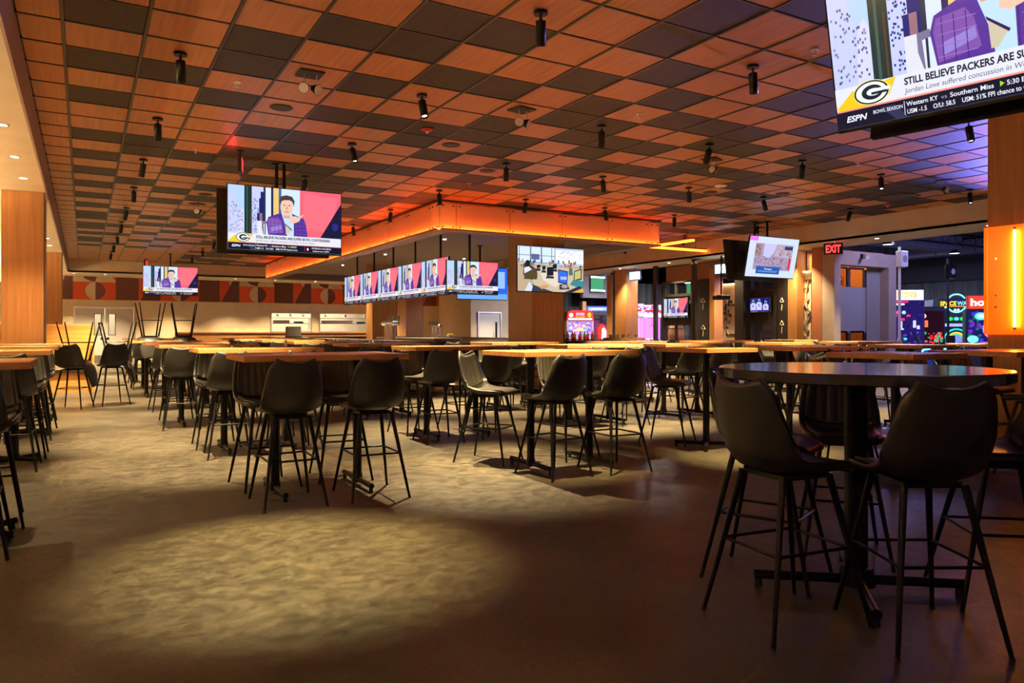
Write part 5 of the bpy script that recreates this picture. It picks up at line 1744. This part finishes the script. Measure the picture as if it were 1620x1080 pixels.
# hoop game on the right
c = onY(1562, 13.0)
m8 = thing('arcade_cabinet', 'red-titled hoop game with cyan and purple glowing rings, cut by pillar', 'arcade machine', (c[0], 13.0, 0), -.95)
MB().bbox(-.6, .6, 0, .8, 0, 2.0, 'black_frame', .02).build('cabinet', m8)
MB().bbox(-.55, .55, -.02, .4, 2.0, 2.45, 'red_plastic', .02).build('marquee', m8)


def b1_(p):
    p.rect(0, 1, 0, .4, (214, 60, 50)); p.text('hoops', .05, .10, .30, (250, 250, 250), .04, 0, .9)


place('marquee_art', art(b1_, 'hoop_art'), m8, (-.53, -.026, 2.01), scale=(1.06, 1, 1.06))


def b2_(p):
    p.rect(0, 1, 0, 1.2, (24, 20, 84)); speck(p, 0, 1, 0, 1.2, 50, [(44, 60, 170), (90, 40, 170), (20, 100, 90)], .12, 3)
    p.ell(.34, 1.03, .15, .12, (90, 240, 230), 16); p.ell(.34, 1.03, .08, .06, (220, 250, 250), 12)
    p.ell(.72, .62, .34, .34, (200, 120, 240), 24); p.ell(.72, .62, .29, .29, (24, 20, 84), 24); p.ell(.72, .62, .22, .18, (190, 230, 110), 18); p.ell(.72, .62, .10, .07, (60, 90, 40), 12)
    p.ell(.14, .30, .14, .12, (120, 250, 230), 16); p.ell(.5, .12, .3, .09, (226, 140, 230), 18); p.ell(.85, .28, .14, .07, (240, 240, 250), 14)


place('glow_art', art(b2_, 'glow_art'), m8, (-.56, -.008, .72), scale=(1.12, 1, 1.02))
m9 = thing('kiddie_bumper', 'low white and cyan neon bumper base in front of the arched machine', 'arcade machine', (onY(1482, 12.8)[0], 12.8, 0), -.9)
MB().bbox(-.35, .35, 0, .5, 0, .75, 'blue_plastic', .05).build('base', m9)
neon_path(m9, [(-.38, .1), (-.38, .72), (.0, .80), (.38, .72)], 'glow_cyan', .022, 'neon_tube')

# arcade ceiling: ducts, truss bars, lamps and speaker poles
for k, (x0, x1, y0, y1, z) in enumerate(((19.0, 27.0, 8.2, 8.8, 4.19), (19.0, 27.5, 15.0, 15.7, 4.19), (17.2, 27.5, 18.0, 18.8, 4.19), (28.0, 28.7, 2.0, 22.0, 4.15))):
    dt = thing('air_duct', 'grey blue rectangular duct under the dark arcade ceiling, ' + ORD[k] + ' one inward', 'duct', (0, 0, 0), 0, 'arcade ducts')
    L = max(x1 - x0, y1 - y0); n_ = int(L / 1.4)
    for i in range(n_):
        if x1 - x0 > y1 - y0: MB().bbox(x0 + i * L / n_, x0 + (i + 1) * L / n_ - .03, y0, y1, z, z + .5, 'duct', .01).build('duct_section', dt)
        else: MB().bbox(x0, x1, y0 + i * L / n_, y0 + (i + 1) * L / n_ - .03, z, z + .5, 'duct', .01).build('duct_section', dt)
for k in range(6):
    y = 4.2 + 3.4 * k
    tr = thing('roof_joist', 'dark steel roof joist, ' + ORD[k] + ' one under the arcade ceiling', 'joist', (16.6, y, 4.25), 0, 'arcade roof joists')
    MB().box(0, 14, -.03, .03, 0, .05, 'black_metal').build('bottom_chord', tr)
    MB().box(0, 14, -.03, .03, .35, .40, 'black_metal').build('top_chord', tr)
    wb_ = MB()
    for i in range(16): wb_.cyl((i * .875, 0, .03), (i * .875 + .43, 0, .37), .012, .012, 'black_metal', 5).cyl((i * .875 + .43, 0, .37), (i * .875 + .875, 0, .03), .012, .012, 'black_metal', 5)
    wb_.build('web_bars', tr)
for k, (px, py, X) in enumerate(((1405, 387, 19.2), (1510, 401, 23.0))):
    z = zx(px, py, X); y = yx(px, X)
    hl = thing('arcade_lamp', ('bright small lamp under the arcade ceiling by the exit sign', 'bright small lamp deeper in the arcade ceiling')[k], 'lamp', (X, y, z))
    MB().lathe([(0, .12), (.06, .12), (.17, .02), (.17, 0), (.15, 0), (.05, .10), (0, .10)], 'black_metal', 20).build('shade', hl)
    MB().cyl((0, 0, .01), (0, 0, .03), .14, .14, 'glow_white', 16).build('lens', hl)
    MB().cyl((0, 0, .12), (0, 0, 4.7 - z), .01, .01, 'black_metal', 6).build('cord', hl)
for k, (px, py) in enumerate(((1423, 410), (1500, 430))):
    X = (19.4, 24.0)[k]; y = yx(px, X); z = zx(px, py, X)
    sp = thing('pole_speaker', ('white loudspeaker on a slim pole left of the arcade', 'dark loudspeaker on a pole inside the arcade')[k], 'speaker', (X, y, 0))
    MB().cyl((0, 0, 0), (0, 0, 3.6), .035, .035, ('white_plastic', 'black_metal')[k], 10).build('pole', sp)
    MB().bbox(-.16, .16, -.16, .02, z - .22, z + .22, ('white_plastic', 'black_metal')[k], .02).build('box', sp)
    MB().cyl((0, -.165, z), (0, -.16, z), .10, .10, 'grey_panel', 16).build('cone', sp)

# coloured light of the arcade
lamp('arcade_wash', 'SPOT', (17.6, 7.6, 2.3), 5200, (.26, .22, 1.0), None, (11.4, 4.6, CEIL), spot_size=.9, spot_blend=1.0, shadow_soft_size=.2)
lamp('arcade_wash', 'AREA', (17.4, 9.4, 4.2), 42, (.55, .50, 1.0), None, (17.4, 11.8, 1.4), size=.8)  # unseen lamp added to brighten the mauve window wall
lamp('arcade_wash', 'AREA', (24.5, 9.0, 3.0), 70, (.40, .36, 1.0), None, (24.0, 12.5, 4.7), size=1.2)
lamp('arcade_wash', 'AREA', (20.5, 12.6, 4.3), 110, (.35, .35, 1.0), None, (20.5, 12.6, 0), size=1.5)
lamp('arcade_wash', 'AREA', (24.5, 9.0, 4.3), 160, (.30, .30, 1.0), None, (24.5, 9, 0), size=1.5)
lamp('arcade_wash', 'AREA', (20.0, 24.0, 4.3), 420, (.85, .85, .9), None, (20, 24, 0), size=1.5)
lamp('arcade_wash', 'AREA', (25.0, 17.0, 4.3), 260, (.6, .6, 1.0), None, (25, 17, 0), size=1.5)
lamp('partition_light', 'AREA', (17.0, 15.2, 3.2), 40, (1, .7, .4), None, (17, 15.2, 0), size=.8)
lamp('partition_light', 'AREA', (17.0, 19.5, 3.2), 40, (1, .75, .5), None, (17, 19.5, 0), size=.8)

# small things on tables
sh = thing('salt_shaker', 'tiny white shaker on the second-row table behind the nearest long table', 'shaker', (2.02, 8.70, TZ))
MB().lathe([(0, 0), (.016, 0), (.018, .04), (.012, .07), (0, .07)], 'lens_white', 12).build('body', sh)
MB().lathe([(0, .085), (.010, .082), (.013, .068), (0, .068)], 'chrome', 12).build('cap', sh)
hc = thing('high_chair', 'orange wooden high chair parked among tables before the arcade frames', 'high chair', (11.5, 12.1, 0), .5)
for sx in (-1, 1):
    for sy in (-1, 1): MB().cyl((sx * .25, sy * .25, 0), (sx * .19, sy * .17, .98), .020, .018, 'orange_wood', 8).build('leg', hc)
MB().bbox(-.2, .2, -.2, .2, .55, .58, 'orange_wood', .005).build('seat', hc)
for z in (.72, .86): MB().box(-.21, .21, -.20, -.18, z, z + .07, 'orange_wood').build('back_slat', hc)
for sx in (-1, 1): MB().box(sx * .2 - .012, sx * .2 + .012, -.2, .2, .80, .87, 'orange_wood').build('arm', hc)
